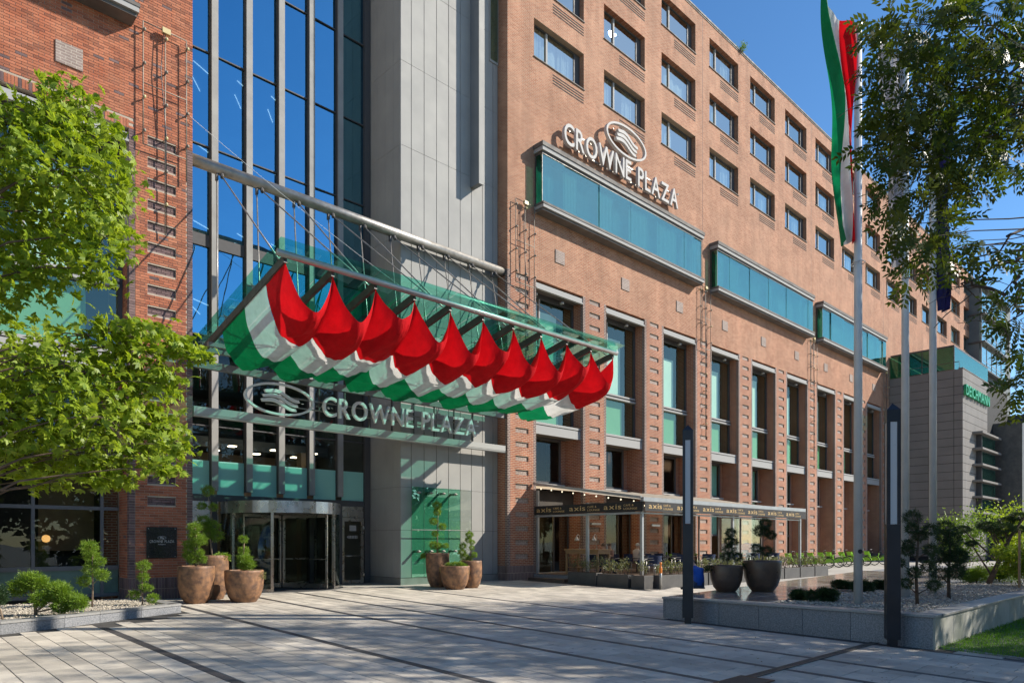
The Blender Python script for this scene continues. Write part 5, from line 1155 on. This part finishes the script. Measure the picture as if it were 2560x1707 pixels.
# ------------------------------------------------------------------ people
mSkin = M('skin', (.50,.29,.20), rough=.55); mHairG = M('grey_hair', (.42,.40,.37), rough=.8); mHairB = M('brown_hair', (.10,.06,.035), rough=.7)
def person(label, loc, rz, shirt, trousers, hair, J, R_, hands, scale=1.0, face=1):
    t = thing('person', label, 'person', loc, rz); names = list(J); E = [('pelvis','belly'),('belly','chest'),('chest','neck'),('neck','head'),('head','crown')]
    for s in 'lr': E += [('chest','sh'+s),('sh'+s,'el'+s),('el'+s,'wr'+s),('wr'+s,'hd'+s),('pelvis','hip'+s),('hip'+s,'kn'+s),('kn'+s,'an'+s),('an'+s,'to'+s)]
    me = bpy.data.meshes.new('body'); me.from_pydata([Vector(J[k])*scale for k in names], [(names.index(a), names.index(b)) for a, b in E], [])
    o = bpy.data.objects.new('body', me); col.objects.link(o)
    sk = o.modifiers.new('s', 'SKIN'); sk.use_smooth_shade = True; sv = me.skin_vertices[0].data
    for i, k in enumerate(names): r = R_.get(k, R_.get(k[:2], .05)); sv[i].radius = (r[0]*scale, r[1]*scale) if isinstance(r, tuple) else (r*scale, r*scale); sv[i].use_root = (k == 'pelvis')
    o.modifiers.new('d', 'SUBSURF').levels = 2
    bpy.context.view_layer.update(); dg = bpy.context.evaluated_depsgraph_get(); m2 = bpy.data.meshes.new_from_object(o.evaluated_get(dg)); bpy.data.objects.remove(o)
    m2.name = 'body'; m2.materials.clear()
    for m_ in (mSkin, shirt, trousers, mBlackM): m2.materials.append(m_)
    seg = [(Vector(J[a])*scale, Vector(J[b])*scale, 0 if b in ('head','crown') or b[:2] == 'hd' else (3 if b[:2] == 'to' else (2 if b[:2] in ('kn','an','hi') else 1))) for a, b in E]
    for pgn in m2.polygons:
        c = pgn.center; best = None
        for a, b, k in seg:
            ab = b-a; f = max(0, min(1, (c-a).dot(ab)/(ab.length_squared+1e-9))); d = (c-a-ab*f).length
            if best is None or d < best[0]: best = (d, k)
        pgn.material_index = best[1]; pgn.use_smooth = True
    body = ob('body', m2, t); hc = Vector(J['head'])*scale; up = (Vector(J['crown'])*scale - hc).normalized(); mb = MB(); n = 16
    fwd = Vector((0,-1,0)); fwd = (fwd - up*fwd.dot(up)).normalized(); side = fwd.cross(up); V = []; q_ = []
    for i in range(7):
        th = R(100)*i/6
        for k in range(n):
            a = 2*math.pi*k/n; dn = side*math.sin(th)*math.cos(a)*.086 + fwd*math.sin(th)*math.sin(a)*.102 + up*math.cos(th)*.115
            cut = 1.0 if not (math.sin(a) > .35 and th > R(52)) else .86; V.append(hc + up*.025 - fwd*.01 + dn*cut*1.04*scale)
    mb.add(V, [(i*n+k, i*n+(k+1)%n, (i+1)*n+(k+1)%n, (i+1)*n+k) for i in range(6) for k in range(n)]); mb.build('hair', hair, t, True)
    mb = MB(); nb = hc + fwd*.092*scale; mb.add([nb + up*.03, nb + side*.014 - up*.018, nb - side*.014 - up*.018, nb + fwd*.024 - up*.014], [(0,1,3),(0,3,2),(1,2,3)])
    for sd_ in (-1,1):
        e = hc + side*.085*sd_*scale; mb.lathe([(0,-.03),(.018,-.015),(.02,.015),(0,.03)], tuple(e), 8)
    mb.build('nose', mSkin, t, True)
    for sd_ in (-1,1):
        mb = MB(); mb.lathe([(0,-.006),(.011,-.003),(.011,.003),(0,.006)], tuple(hc + fwd*.088*scale + side*.032*sd_ + up*.028), 8); mb.build('eye', mBlackM, t)
    mb = MB(); mb.bar(hc + fwd*.087*scale - up*.048 - side*.022, hc + fwd*.087*scale - up*.048 + side*.022, .008, .008); mb.build('mouth', M('lips', (.36,.13,.11), rough=.5) if 'lips' not in bpy.data.materials else bpy.data.materials['lips'], t)
    for s in 'lr':
        w0 = Vector(J['wr'+s])*scale; h0 = Vector(J['hd'+s])*scale; d = (h0-w0).normalized(); sx = d.cross(Vector((0,0,1))); sx = sx.normalized() if sx.length > .1 else Vector((1,0,0)); dn = d.cross(sx); mb = MB()
        for k, (o_s, L) in enumerate(((-.030,.070),(-.010,.080),(.010,.076),(.030,.060))): a = h0 + sx*o_s; mb.tube([a - d*.01, a + d*L*.5, a + d*L*.82 - dn*-.02, a + d*L*.95 + dn*.045], [.0095,.009,.008,.007], 6)
        a = w0.lerp(h0,.45) + sx*(.035 if s == 'l' else -.035); mb.tube([a, a + d*.03 + sx*(.025 if s == 'l' else -.025), a + d*.065 + sx*(.028 if s == 'l' else -.028)], [.011,.010,.008], 6); mb.build('fingers', mSkin, t, True)
    return t
RAD = dict(pelvis=(.16,.12), belly=(.145,.105), chest=(.17,.115), neck=.055, head=(.082,.098), crown=(.055,.06), sh=.062, el=.046, wr=.03, hd=(.038,.02), hip=.085, hi=.085, kn=.06, an=.042, to=.04)
SIT = dict(pelvis=(0,0,.50), belly=(0,.02,.68), chest=(0,-.01,.92), neck=(0,-.04,1.07), head=(0,-.07,1.20), crown=(0,-.075,1.30),
  shl=(.18,-.01,.98), ell=(.24,-.10,.74), wrl=(.14,-.34,.74), hdl=(.10,-.42,.75), shr=(-.18,-.01,.98), elr=(-.24,-.10,.74), wrr=(-.12,-.33,.78), hdr=(-.08,-.40,.80),
  hipl=(.10,-.04,.48), knl=(.12,-.46,.50), anl=(.12,-.46,.09), tol=(.13,-.62,.05), hipr=(-.10,-.04,.48), knr=(-.12,-.46,.50), anr=(-.12,-.50,.09), tor=(-.13,-.66,.05))
mChk = M('dark_check_shirt', (.05,.05,.06), (.16,.15,.15), 22, .8); mTeeB = M('dusty_pink_top', (.34,.20,.16), (.28,.16,.13), 4, .8); mTeeW = M('pale_shirt', (.55,.47,.42), (.48,.41,.36), 4, .8); mJean = M('blue_jeans', (.035,.055,.11), (.05,.075,.14), 12, .8)
person('seated person in a dark checked shirt at the inner cafe table by the serving table', (23.38,18.9,DZ+.0), R(75), mChk, mJean, mHairB, SIT, RAD, 0)
person('seated person in a dusty pink top bent over the inner cafe table', (24.62,19.45,DZ+.0), R(-95), mTeeB, mJean, mHairB, SIT, RAD, 0)
person('seated grey-haired person in a pale shirt at the second inner cafe table', (25.75,18.85,DZ+.0), R(80), mTeeW, mJean, mHairG, SIT, RAD, 0)
CRO = dict(pelvis=(0,.10,.16), belly=(0,.10,.34), chest=(0,-.06,.56), neck=(0,-.17,.66), head=(0,-.27,.74), crown=(0,-.33,.83),
  shl=(.18,-.05,.60), ell=(.25,-.24,.42), wrl=(.10,-.42,.44), hdl=(.04,-.47,.43), shr=(-.18,-.05,.60), elr=(-.25,-.24,.42), wrr=(-.08,-.43,.47), hdr=(-.02,-.47,.46),
  hipl=(.11,.06,.15), knl=(.15,-.32,.44), anl=(.13,-.50,.08), tol=(.14,-.66,.045), hipr=(-.11,.06,.15), knr=(-.15,-.32,.44), anr=(-.13,-.52,.08), tor=(-.14,-.68,.045))
mBlueS = M('bright_blue_jacket', (.01,.09,.42), (.008,.06,.30), 5, .6)
person('person in a bright blue jacket crouching on the podium behind the lamp pillar', (16.9,10.35,PZ), R(150), mBlueS, mJean, mHairB, CRO, dict(RAD, chest=(.19,.15), belly=(.18,.15)), 0)

# ------------------------------------------------------------------ share bicycles
mLime = M('lime_green_paint', (.27,.55,.02), rough=.35); mTyre = M('rubber_tyre', (.02,.02,.02), rough=.8)
def bike():
    t = thing('bicycle', 'x', 'bicycle')
    for x in (-.54,.54):
        mb = MB(); mb.torus((0,0,0),(0,1,0),.315,.022,28,6); tyo = mb.build('wheel', mTyre, t, True, loc=(x,0,.335)); mb = MB(); mb.torus((0,0,0),(0,1,0),.285,.010,24,5); mb.build('rim', mAlu, tyo, True)
        mb = MB()
        for k in range(12): a = k*math.pi/6; mb.bar((0,0,0),(.28*math.cos(a),0,.28*math.sin(a)),.005,.005)
        mb.build('spoke', mAlu, tyo, kind='stuff')
        mb = MB(); V = []; 
        for i in range(13):
            a = R(20+ (150 if x < 0 else 130)*i/12); V += [(.355*math.cos(a),-.035,.355*math.sin(a)),(.355*math.cos(a),.035,.355*math.sin(a))]
        mb.add(V, [(2*i,2*i+1,2*i+3,2*i+2) for i in range(12)]); mb.build('mudguard', mLime, t, True, loc=(x,0,.335))
    mb = MB(); V = []
    for i in range(13): a = R(-15+190*i/12); V += [(.05*math.cos(a)*.8,-.045,.05),(.36*math.cos(a),-.045,.36*math.sin(a))]
    mb.add(V, [(2*i,2*i+1,2*i+3,2*i+2) for i in range(12)]); mb.build('wheel_guard', mLime, t, loc=(-.54,0,.335))
    fr = MB(); fr.tube([(.42,0,.82),(.28,0,.48),(.02,0,.34),(-.12,0,.33)], .04, 8); fr.tube([(-.12,0,.30),(-.24,0,.86)], .03, 8); fr.tube([(-.12,0,.33),(-.54,0,.335)], .022, 6); fr.tube([(.40,0,.95),(.47,0,.62),(.54,0,.335)], .026, 8); fr.build('frame', mLime, t, True)
    hb = MB(); hb.tube([(.40,0,.9),(.36,0,1.08)], .018, 6); hb.tube([(.24,-.28,1.10),(.36,-.2,1.12),(.37,0,1.08),(.36,.2,1.12),(.24,.28,1.10)], .014, 6); hb.build('handlebar', mBlackM, t, True)
    bk = MB(); bk.add([(.44,-.15,.72),(.70,-.15,.72),(.70,.15,.72),(.44,.15,.72),(.42,-.19,.98),(.76,-.19,.98),(.76,.19,.98),(.42,.19,.98)], [(0,3,2,1),(0,1,5,4),(1,2,6,5),(2,3,7,6),(3,0,4,7)]); bk.build('basket', mLime, t)
    sd_ = MB(); sd_.add([(-.36,-.10,.93),(-.36,.10,.93),(-.14,.02,.94),(-.14,-.02,.94),(-.38,-.08,.97),(-.38,.08,.97),(-.12,.015,.965),(-.12,-.015,.965)], [(0,1,2,3),(4,7,6,5),(0,4,5,1),(1,5,6,2),(2,6,7,3),(3,7,4,0)]); sd_.build('saddle', mBlackM, t, True)
    pd = MB(); pd.tube([(-.12,-.05,.31),(-.12,.05,.31)], .07, 10); pd.bar((-.12,.06,.31),(.02,.07,.22),.02,.015); pd.bar((-.12,-.06,.31),(-.26,-.07,.40),.02,.015); pd.build('crank', mBlackM, t)
    return t
b0 = bike()
for i in range(9):
    o = b0 if i == 0 else copy_tree(b0); x = 42.2 + 1.62*i; yy = 18.9 + random.uniform(-.12,.12); o.location = (x, yy, gz(yy)); o.rotation_euler = (R(random.uniform(-5,5)), 0, R(100+random.uniform(-12,12)))
    o['label'] = 'lime green share bicycle, %s in the row counted from the cafe' % ('first','second','third','fourth','fifth','sixth','seventh','eighth','ninth')[i]; o['group'] = 'share bicycles along the brick facade'

# ------------------------------------------------------------------ grey panel-clad shop block and glass front beyond it
blk = thing('shop_block', 'grey panel-clad corner block with a green shop sign in front of the brick wing', 'building', (66.6,16,0)); BX = 66.6
core = MB(); core.box(.04,16,.04,5.6,0,15.8); core.build('core', mGap, blk)
rows = [15.9-.705*i for i in range(23)]
for ya, yb in ((0,.62),(.64,2.5),(2.52,4.02),(4.04,5.58)):
    for z1, z0 in zip(rows, rows[1:]): MB().box(0,.036,ya+.012,yb-.004,max(z0,0)+.016,z1-.016).build('cladding_panel', mBlock, blk)
for xa, xb in ((0.02,.7),(.72,8.0)):
    for z1, z0 in zip(rows, rows[1:]): MB().box(xa+.01,xb-.01,-.004,.034,max(z0,0)+.016,z1-.016).build('cladding_panel', mBlock, blk)
MB().box(-.02,16,-.03,.3,15.9,15.98).build('coping', mCap, blk)
MB().box(10.2,16.2,-2.2,.03,0,12.5).build('dark_bay', mSteelD, blk)
for i in range(6):
    z = 10.85-1.37*i; mb = MB(); mb.box(3.0,9.6,-.75,-.01,z,z+.16); mb.build('sun_ledge', mBlock, blk); mb = MB(); mb.box(4.2,8.8,-.42,-.012,z-1.16,z-.04); o = mb.build('strip_window', mFrame, blk); MB().box(4.3,8.7,-.44,-.43,z-1.1,z-.1).build('pane', mGlassOri, o)
ln = MB(); ln.box(.0,11.0,.6,5.5,17.82,17.95); ln.bar((.02,.62,15.9),(.02,.62,17.82),.07,.07,(1,0,0)); ln.bar((.02,3.0,15.9),(.02,3.0,17.82),.05,.05,(1,0,0)); ln.tube([(.02,.25,15.9),(.02,.25,16.5),(.02,4.8,16.5)], .03, 6); lo = ln.build('roof_lantern', mSteelD, blk)
MB().box(.0,.02,.66,5.5,15.95,17.8).build('pane', mGlassCan, lo); MB().box(.02,11,.6,.62,15.95,17.8).build('pane', mGlassOri, lo)
sg = thing('shop_sign', 'bright green letter sign on the grey panel-clad block', 'sign', (66.6,15.8,13.75)); mSgn = M('green_letter', (.01,.30,.11), rough=.4)
word('DEICHMANN', .15, 7.8, 0, .82, .06, mSgn, sg, .2, .02)
gf = thing('glass_shopfront', 'glazed shop front with pale sign at the far end of the street', 'building', (83,13.5,0))
mb = MB(); mb.box(0,.3,0,8,0,14); mb.box(0,30,-.1,.2,13.2,14); mb.box(0,30,-.1,.2,9.0,9.3)
for i in range(11): mb.box(i*2.8,i*2.8+.15,-.05,.15,0,13.2)
mb.build('frame', mFrame, gf)
for i in range(10):
    for c, d_ in ((.1,4.4),(4.5,9.0),(9.3,13.2)): MB().box(i*2.8+.15,i*2.8+2.8,.04,.06,c,d_).build('pane', mGlassOri, gf)
MB().box(0,30,.5,.6,0,14).build('inner_wall', mDarkRoom, gf)
word('Bershka', .6, 9.0, 10.2, 1.1, -.2, mLetW, gf, .15)
# glazed balconies at the far end of the brick wing, one thing with its slabs
gb = thing('glazed_balcony_stack', 'stack of glazed balconies with slatted sun roofs at the far end of the brick wing', 'balconies', (95.7,F,0))
for k, z in enumerate((20.9,24.0,27.15,30.3)):
    mb = MB(); mb.add([(-3.4,-1.6,z),(9.0,-1.6,z),(12.5,-.2,z),(9,6,z),(0,2,z),(-3.4,-.02,z)], [(0,1,2,3,4,5)]); V = mb.v[:]; mb.add([(a,b_,c+.16) for a,b_,c in V], [(5,4,3,2,1,0)]); mb.add(V+[(a,b_,c+.16) for a,b_,c in V], [(i,(i+1)%6,6+(i+1)%6,6+i) for i in range(6)]); mb.build('sun_roof', mSteelD, gb)
    if k < 3:
        for i in range(5):
            a = -3.2+i*2.3; MB().box(a+.06,a+2.24,-1.2,-1.18,z+.2,z+3.1).build('pane', mGlassWin, gb); MB().box(a,a+.05,-1.24,-1.14,z+.18,z+3.12).build('mullion', mFrameL, gb)
        MB().box(-3.2,8.5,-1.42,-1.38,z+1.0,z+1.05).build('rail', mAlu, gb)
MB().box(-3.2,12,-1.0,6,0,31).build('inner_wall', mHallIn, gb)
wd_ = leafy('weed', 'small weed sprouting from the parapet of the brick wing', 'plant', (40.2,F-.06,31.9), .5, .55, 160, mNeedle, .16, .05, None, 7)

# ------------------------------------------------------------------ trees
def limb(mb, a, b, r0, r1, wob=.12, n=5):
    a = Vector(a); b = Vector(b); L = (b-a).length; pts = []
    for i in range(n+1):
        f = i/n; p_ = a.lerp(b, f) + Vector((random.uniform(-1,1), random.uniform(-1,1), random.uniform(-.5,.5)))*wob*L*.3*math.sin(f*math.pi) + Vector((0,0,.10*L*math.sin(f*math.pi))); pts.append(p_)
    mb.tube(pts, [r0+(r1-r0)*i/n for i in range(n+1)], 7, False); return pts
def palmate(C, n_leaf, Ls):
    # five pointed leaflets fanned from one stalk
    n = len(C); N = rdir(n)*.95 + np.array([0.3,-.35,.75]); N /= np.linalg.norm(N,axis=1)[:,None]; D0 = np.cross(N, rdir(n)); D0 /= np.linalg.norm(D0,axis=1)[:,None]; S = np.cross(N, D0)
    out = [[],[],[],[]]
    for k in range(n_leaf):
        a = R(-70 + 140*k/(n_leaf-1)); D = D0*math.cos(a) + S*math.sin(a) - N*.25; l = Ls*(1 - .25*abs(k-(n_leaf-1)/2)/((n_leaf-1)/2))
        out[0].append(C); out[1].append(D); out[2].append(N + rng.normal(0,.1,(n,3))); out[3].append(l)
    return [np.concatenate(x) for x in out]
LB = [(2.51,12.58,8.57,.42),(2.23,12.51,8.05,.6),(2.78,12.71,8.18,.6),(1.99,12.87,7.56,.8),(2.39,12.26,7.29,.9),(2.97,12.55,7.55,.6),(3.39,13.43,7.55,.45),(2.35,14.13,7.32,.95),(2.87,13.54,7.15,.8),(2.95,12.12,6.39,.45),(2.02,13.79,6.44,.8),(2.43,12.75,6.12,.7),(2.75,12.19,5.86,.4),(1.97,12.76,5.63,.5),(1.83,13.17,8.17,.5),(2.93,12.06,4.89,.4),(3.26,12.04,4.89,.45),(3.77,12.35,4.99,.45),(4.12,12.27,4.91,.35),(4.39,12.31,4.84,.22),(2.23,14.44,4.64,.8),(2.4,12.31,4.35,.7),(3.09,12.94,4.45,.8),(3.55,12.66,4.48,.6),(3.79,12.02,4.22,.35),(1.91,13.0,3.59,.9),(2.47,13.21,3.69,.9),(2.79,11.94,3.56,.8),(3.65,13.22,3.91,.6),(3.96,12.76,3.68,.4),(3.91,12.01,3.26,.3),(2.04,13.19,3.01,.6),(2.74,14.03,3.21,.6),(3.07,12.87,3.13,.5),(3.77,12.98,3.27,.5),(3.4,13.24,2.79,.35),(2.95,12.83,2.73,.3),(3.69,11.89,2.84,.3),(2.33,13.65,2.74,.35),(1.52,14.0,7.13,1.0),(1.37,13.48,5.36,1.0),(1.4,13.8,3.88,1.0),(.3,13.2,8.0,1.2),(0,13,6,1.3),(.1,12.8,4.2,1.1)]
RB = [(9.82,3.2,8.41,.35),(8.63,2.64,7.09,.5),(8.76,2.52,7.5,.6),(9.58,3.03,7.23,.4),(9.18,2.64,6.93,.7),(9.92,2.5,7.78,.8),(9.8,2.47,6.83,.7),(9.84,2.14,7.85,.8),(11.15,2.34,7.76,.8),(9.83,1.83,7.4,.8),(10.25,1.91,6.67,.6),(9.51,2.15,6.2,.5),(9.62,2.99,6.73,.4),(9.27,2.54,6.17,.5),(8.97,3.01,6.24,.25),(9.9,2.99,6.27,.4),(9.39,2.53,5.73,.35),(10.03,2.44,6.17,.35),(10.02,3.22,6.19,.25),(8.83,2.58,5.29,.35),(8.92,2.4,5.12,.3),(9.12,2.58,5.01,.28),(10.3,2.64,5.41,.22),(9.7,2.88,5.01,.15),(9.68,2.07,5.06,.2),(9.79,2.17,5.26,.15),(8.4,2.86,7.14,.15),(9.44,3.31,7.25,.15),(9.76,3.45,6.87,.15),(11.61,1.81,7.83,1),(11.28,2.14,5.06,.25),(9.36,1.89,4.29,.2),(10.05,1.83,4.29,.3),(11.44,1.99,4.2,.3),(10.25,1.9,3.53,.25),(11.23,1.87,3.77,.4)]
tl = thing('maple_tree', 'bright yellow-green broadleaf tree in front of the near brick wing', 'tree', (.75,13.2,gz(13.2))); B0 = Vector((.75,13.2,gz(13.2)))
mb = MB(); trunk = limb(mb, (0,0,-.1), (.1,.1,4.6), .17, .12, .1, 6); tp = limb(mb, (.1,.1,4.6), (.7,.1,8.6), .12, .03, .1, 6)
Cs = []
for x, y, z, r in LB:
    c = Vector((x,y,z)) - B0; f = max(.25, min(1, (c.z-.9)/8.2)); s0 = Vector((.1*f,.1*f,4.6*f/.6)) if f < .55 else Vector((.1,.1,4.6)).lerp(Vector((.7,.1,8.6)), min(1, (f-.5)/.5)*.8)
    s0.z = min(s0.z, c.z-.1 if c.z > 1.5 else s0.z); limb(mb, s0, c, .022, .006, .15, 5)
    for _ in range(5): limb(mb, c, c + Vector(tuple(rdir(1)[0]))*r*.8, .008, .003, .2, 3)
    n = int(370*r**1.75)+20; d = rdir(n); lump = 1 + .28*np.sin(d[:,0]*7+x*9)*np.sin(d[:,2]*6+z*7)*np.cos(d[:,1]*5+y*3); Cs.append(np.array(c) + d*(rng.uniform(.2,1.0,n)[:,None]**.6)*(r*lump*rng.choice([.85,.95,1,1.3],n))[:,None]*np.array([1.08,1.08,.84]))
mb.build('trunk', mBark, tl, True)
C = np.concatenate(Cs); c5, d5, n5, l5 = palmate(C, 5, rng.uniform(.10,.17,len(C))); ob('crown', leafmesh('crown', c5, d5, n5, l5, l5*.42, mLeafL), tl)
tr_ = thing('ash_tree', 'dark overhanging ash tree with drooping compound leaves against the sky', 'tree', (13.4,-.2,gz(-.2))); B1 = Vector((13.4,-.2,gz(-.2)))
mb = MB(); limb(mb, (0,0,-.1), (-.4,.3,6.0), .2, .15, .1, 6); limb(mb, (-.4,.3,6.0), (-2.5,2.2,8.4), .12, .05, .1, 6)
Cs = []; Ds = []; Ns = []; Ls = []
for x, y, z, r in RB:
    c = Vector((x,y,z)) - B1; limb(mb, Vector((-.4,.3,6.0)).lerp(Vector((-2.5,2.2,8.4)), random.uniform(.3,1)) if z > 5.6 else Vector((-.7,.7,5.3)), c, .018, .004, .14, 7)
    n = int(130*r**1.7)+4; d = rdir(n); P0 = np.array(c) + d*(rng.uniform(.1,1.0,n)[:,None]**.6)*r*.85
    for p_, dd in zip(P0, d):                # one pinnate leaf: a stalk with paired leaflets
        ax = Vector(tuple(dd)) + Vector((0,0,-.55)); ax.normalize(); sd_ = ax.cross(Vector(tuple(rdir(1)[0]))).normalized(); nn = sd_.cross(ax); L = random.uniform(.18,.27); m_ = 5
        for k in range(m_):
            q = Vector(tuple(p_)) + ax*L*(k+.6)/m_ + Vector((0,0,-.05*(k/m_)**2))
            for sg_ in (-1,1): Cs.append(tuple(q)); Ds.append(tuple(sd_*sg_ + ax*.7 + Vector((0,0,-.15)))); Ns.append(tuple(nn)); Ls.append(random.uniform(.075,.115))
        Cs.append(tuple(Vector(tuple(p_))+ax*L*1.02)); Ds.append(tuple(ax)); Ns.append(tuple(nn)); Ls.append(.08)
for a, b_ in (((-1.9,1.7,6.3),(-3.6,2.35,4.7)),((-2.6,2.0,6.0),(-3.7,2.5,5.3)),((-2.7,2.0,5.7),(-4.2,2.7,4.6)),((-3.0,2.1,5.35),(-3.6,2.1,4.3)),((-3.2,2.2,5.1),(-4.4,3.0,5.2))):
    pts = limb(mb, a, b_, .022, .004, .35, 8)
    for p_ in pts[2:-1:2]: limb(mb, p_, p_ + Vector(tuple(rdir(1)[0]))*.55 - Vector((0,0,.1)), .007, .002, .4, 5)
mb.build('trunk', M('dark_bark', (.05,.038,.03), rough=.9), tr_, True)
L = np.array(Ls); ob('crown', leafmesh('crown', Cs, Ds, Ns, L, L*.42, mLeafR), tr_)
def shade_tree(loc, H, cr, n, label, seed):
    global rng
    rng = np.random.default_rng(seed); random.seed(seed); t = thing('street_tree', label, 'tree', loc, group='tall trees across the plaza'); mb = MB(); limb(mb, (0,0,-.1), (0,0,H*.75), .28, .12, .05, 6); Cs = []
    for k in range(26):
        a = random.random()*6.28; zz = H*random.uniform(.34,.97); rr = cr*math.sqrt(max(.05, 1-((zz/H-.62)/.42)**2))*random.uniform(.2,.92); c = Vector((rr*math.cos(a), rr*math.sin(a), zz)); limb(mb, (0,0,max(2,zz-rr*.8)), c, .06, .015, .12, 4)
        m_ = n//26; r = cr*random.uniform(.24,.42); d = rdir(m_); Cs.append(np.array(c) + d*(rng.uniform(.1,1,m_)[:,None]**.5)*r*np.array([1,1,.7]))
    mb.build('trunk', mBark, t, True); C = np.concatenate(Cs); ob('crown', leafmesh('crown', C, rdir(len(C)) + np.array([0,0,-.3]), rdir(len(C)) + np.array([0,0,.8]), rng.uniform(.16,.30,len(C)), .13, mLeafR), t)
for i, (x, y, H, cr, lab) in enumerate(((31,-3,20.5,5.2,'tall plaza tree casting the edge of the shade'),(24.5,-4.5,18.5,5.2,'tall plaza tree behind the raised planter'),(37,-6.5,20.5,5.2,'tall plaza tree farthest along the lawn'),(19,-3.8,13.5,4.6,'medium plaza tree beside the overhanging ash'),(30,-11,20,5.2,'tall plaza tree in the second row'),(14.5,-7,13,4.6,'medium plaza tree across from the drain grate'),(21.0,-2.4,17.0,4.5,'slender plaza tree next to the overhanging ash'),(27.4,-1.3,20.0,4.5,'tall slender plaza tree by the end of the planter'))):
    shade_tree((x,y,gz(max(y,-20))), H, cr, (9500 if x > 26 else 6500) if H > 15 else 3600, lab, 40+i)

# wooded park edge across the plaza, seen in the window reflections
rng = np.random.default_rng(77); random.seed(77); Cs = []
for k in range(130):
    c = np.array([-55 + 1.05*k + random.uniform(-1.5,1.5), random.uniform(-40,-27), random.uniform(.6,9.0)]); r = random.uniform(2.4,3.8); d = rdir(330); Cs.append(c + d*(rng.uniform(.2,1,330)[:,None]**.5)*r*np.array([1,1,.9]))
C = np.concatenate(Cs); C = C[C[:,2] > gz(-20)]
ob('treeline', leafmesh('treeline', C, rdir(len(C)), rdir(len(C)) + np.array([0,0,.7]), rng.uniform(.6,1.0,len(C)), .55, mLeafR), kind='stuff', label='wooded park edge across the plaza', category='trees')

n = 150; fx = rng.uniform(9.5, 15, n); fy = rng.uniform(2.6, 7.5, n); k = ~((fx > 14.5) & (fy > 3.9)); fx, fy = fx[k], fy[k]; n = len(fx)
ob('fallen_leaves', leafmesh('fallen_leaves', np.stack([fx, fy, -SLOPE*(F-fy)+.030], 1), np.stack([rng.normal(size=n), rng.normal(size=n), rng.uniform(.0,.25,n)], 1), np.tile([0,0,1.0], (n,1)) + rng.normal(0,.15,(n,3)), rng.uniform(.03,.055,n), .022, M('dry_leaf', (.22,.14,.05), (.12,.08,.03), 20, .8)), kind='stuff', label='dry fallen leaves scattered on the paving near the planter', category='leaves')
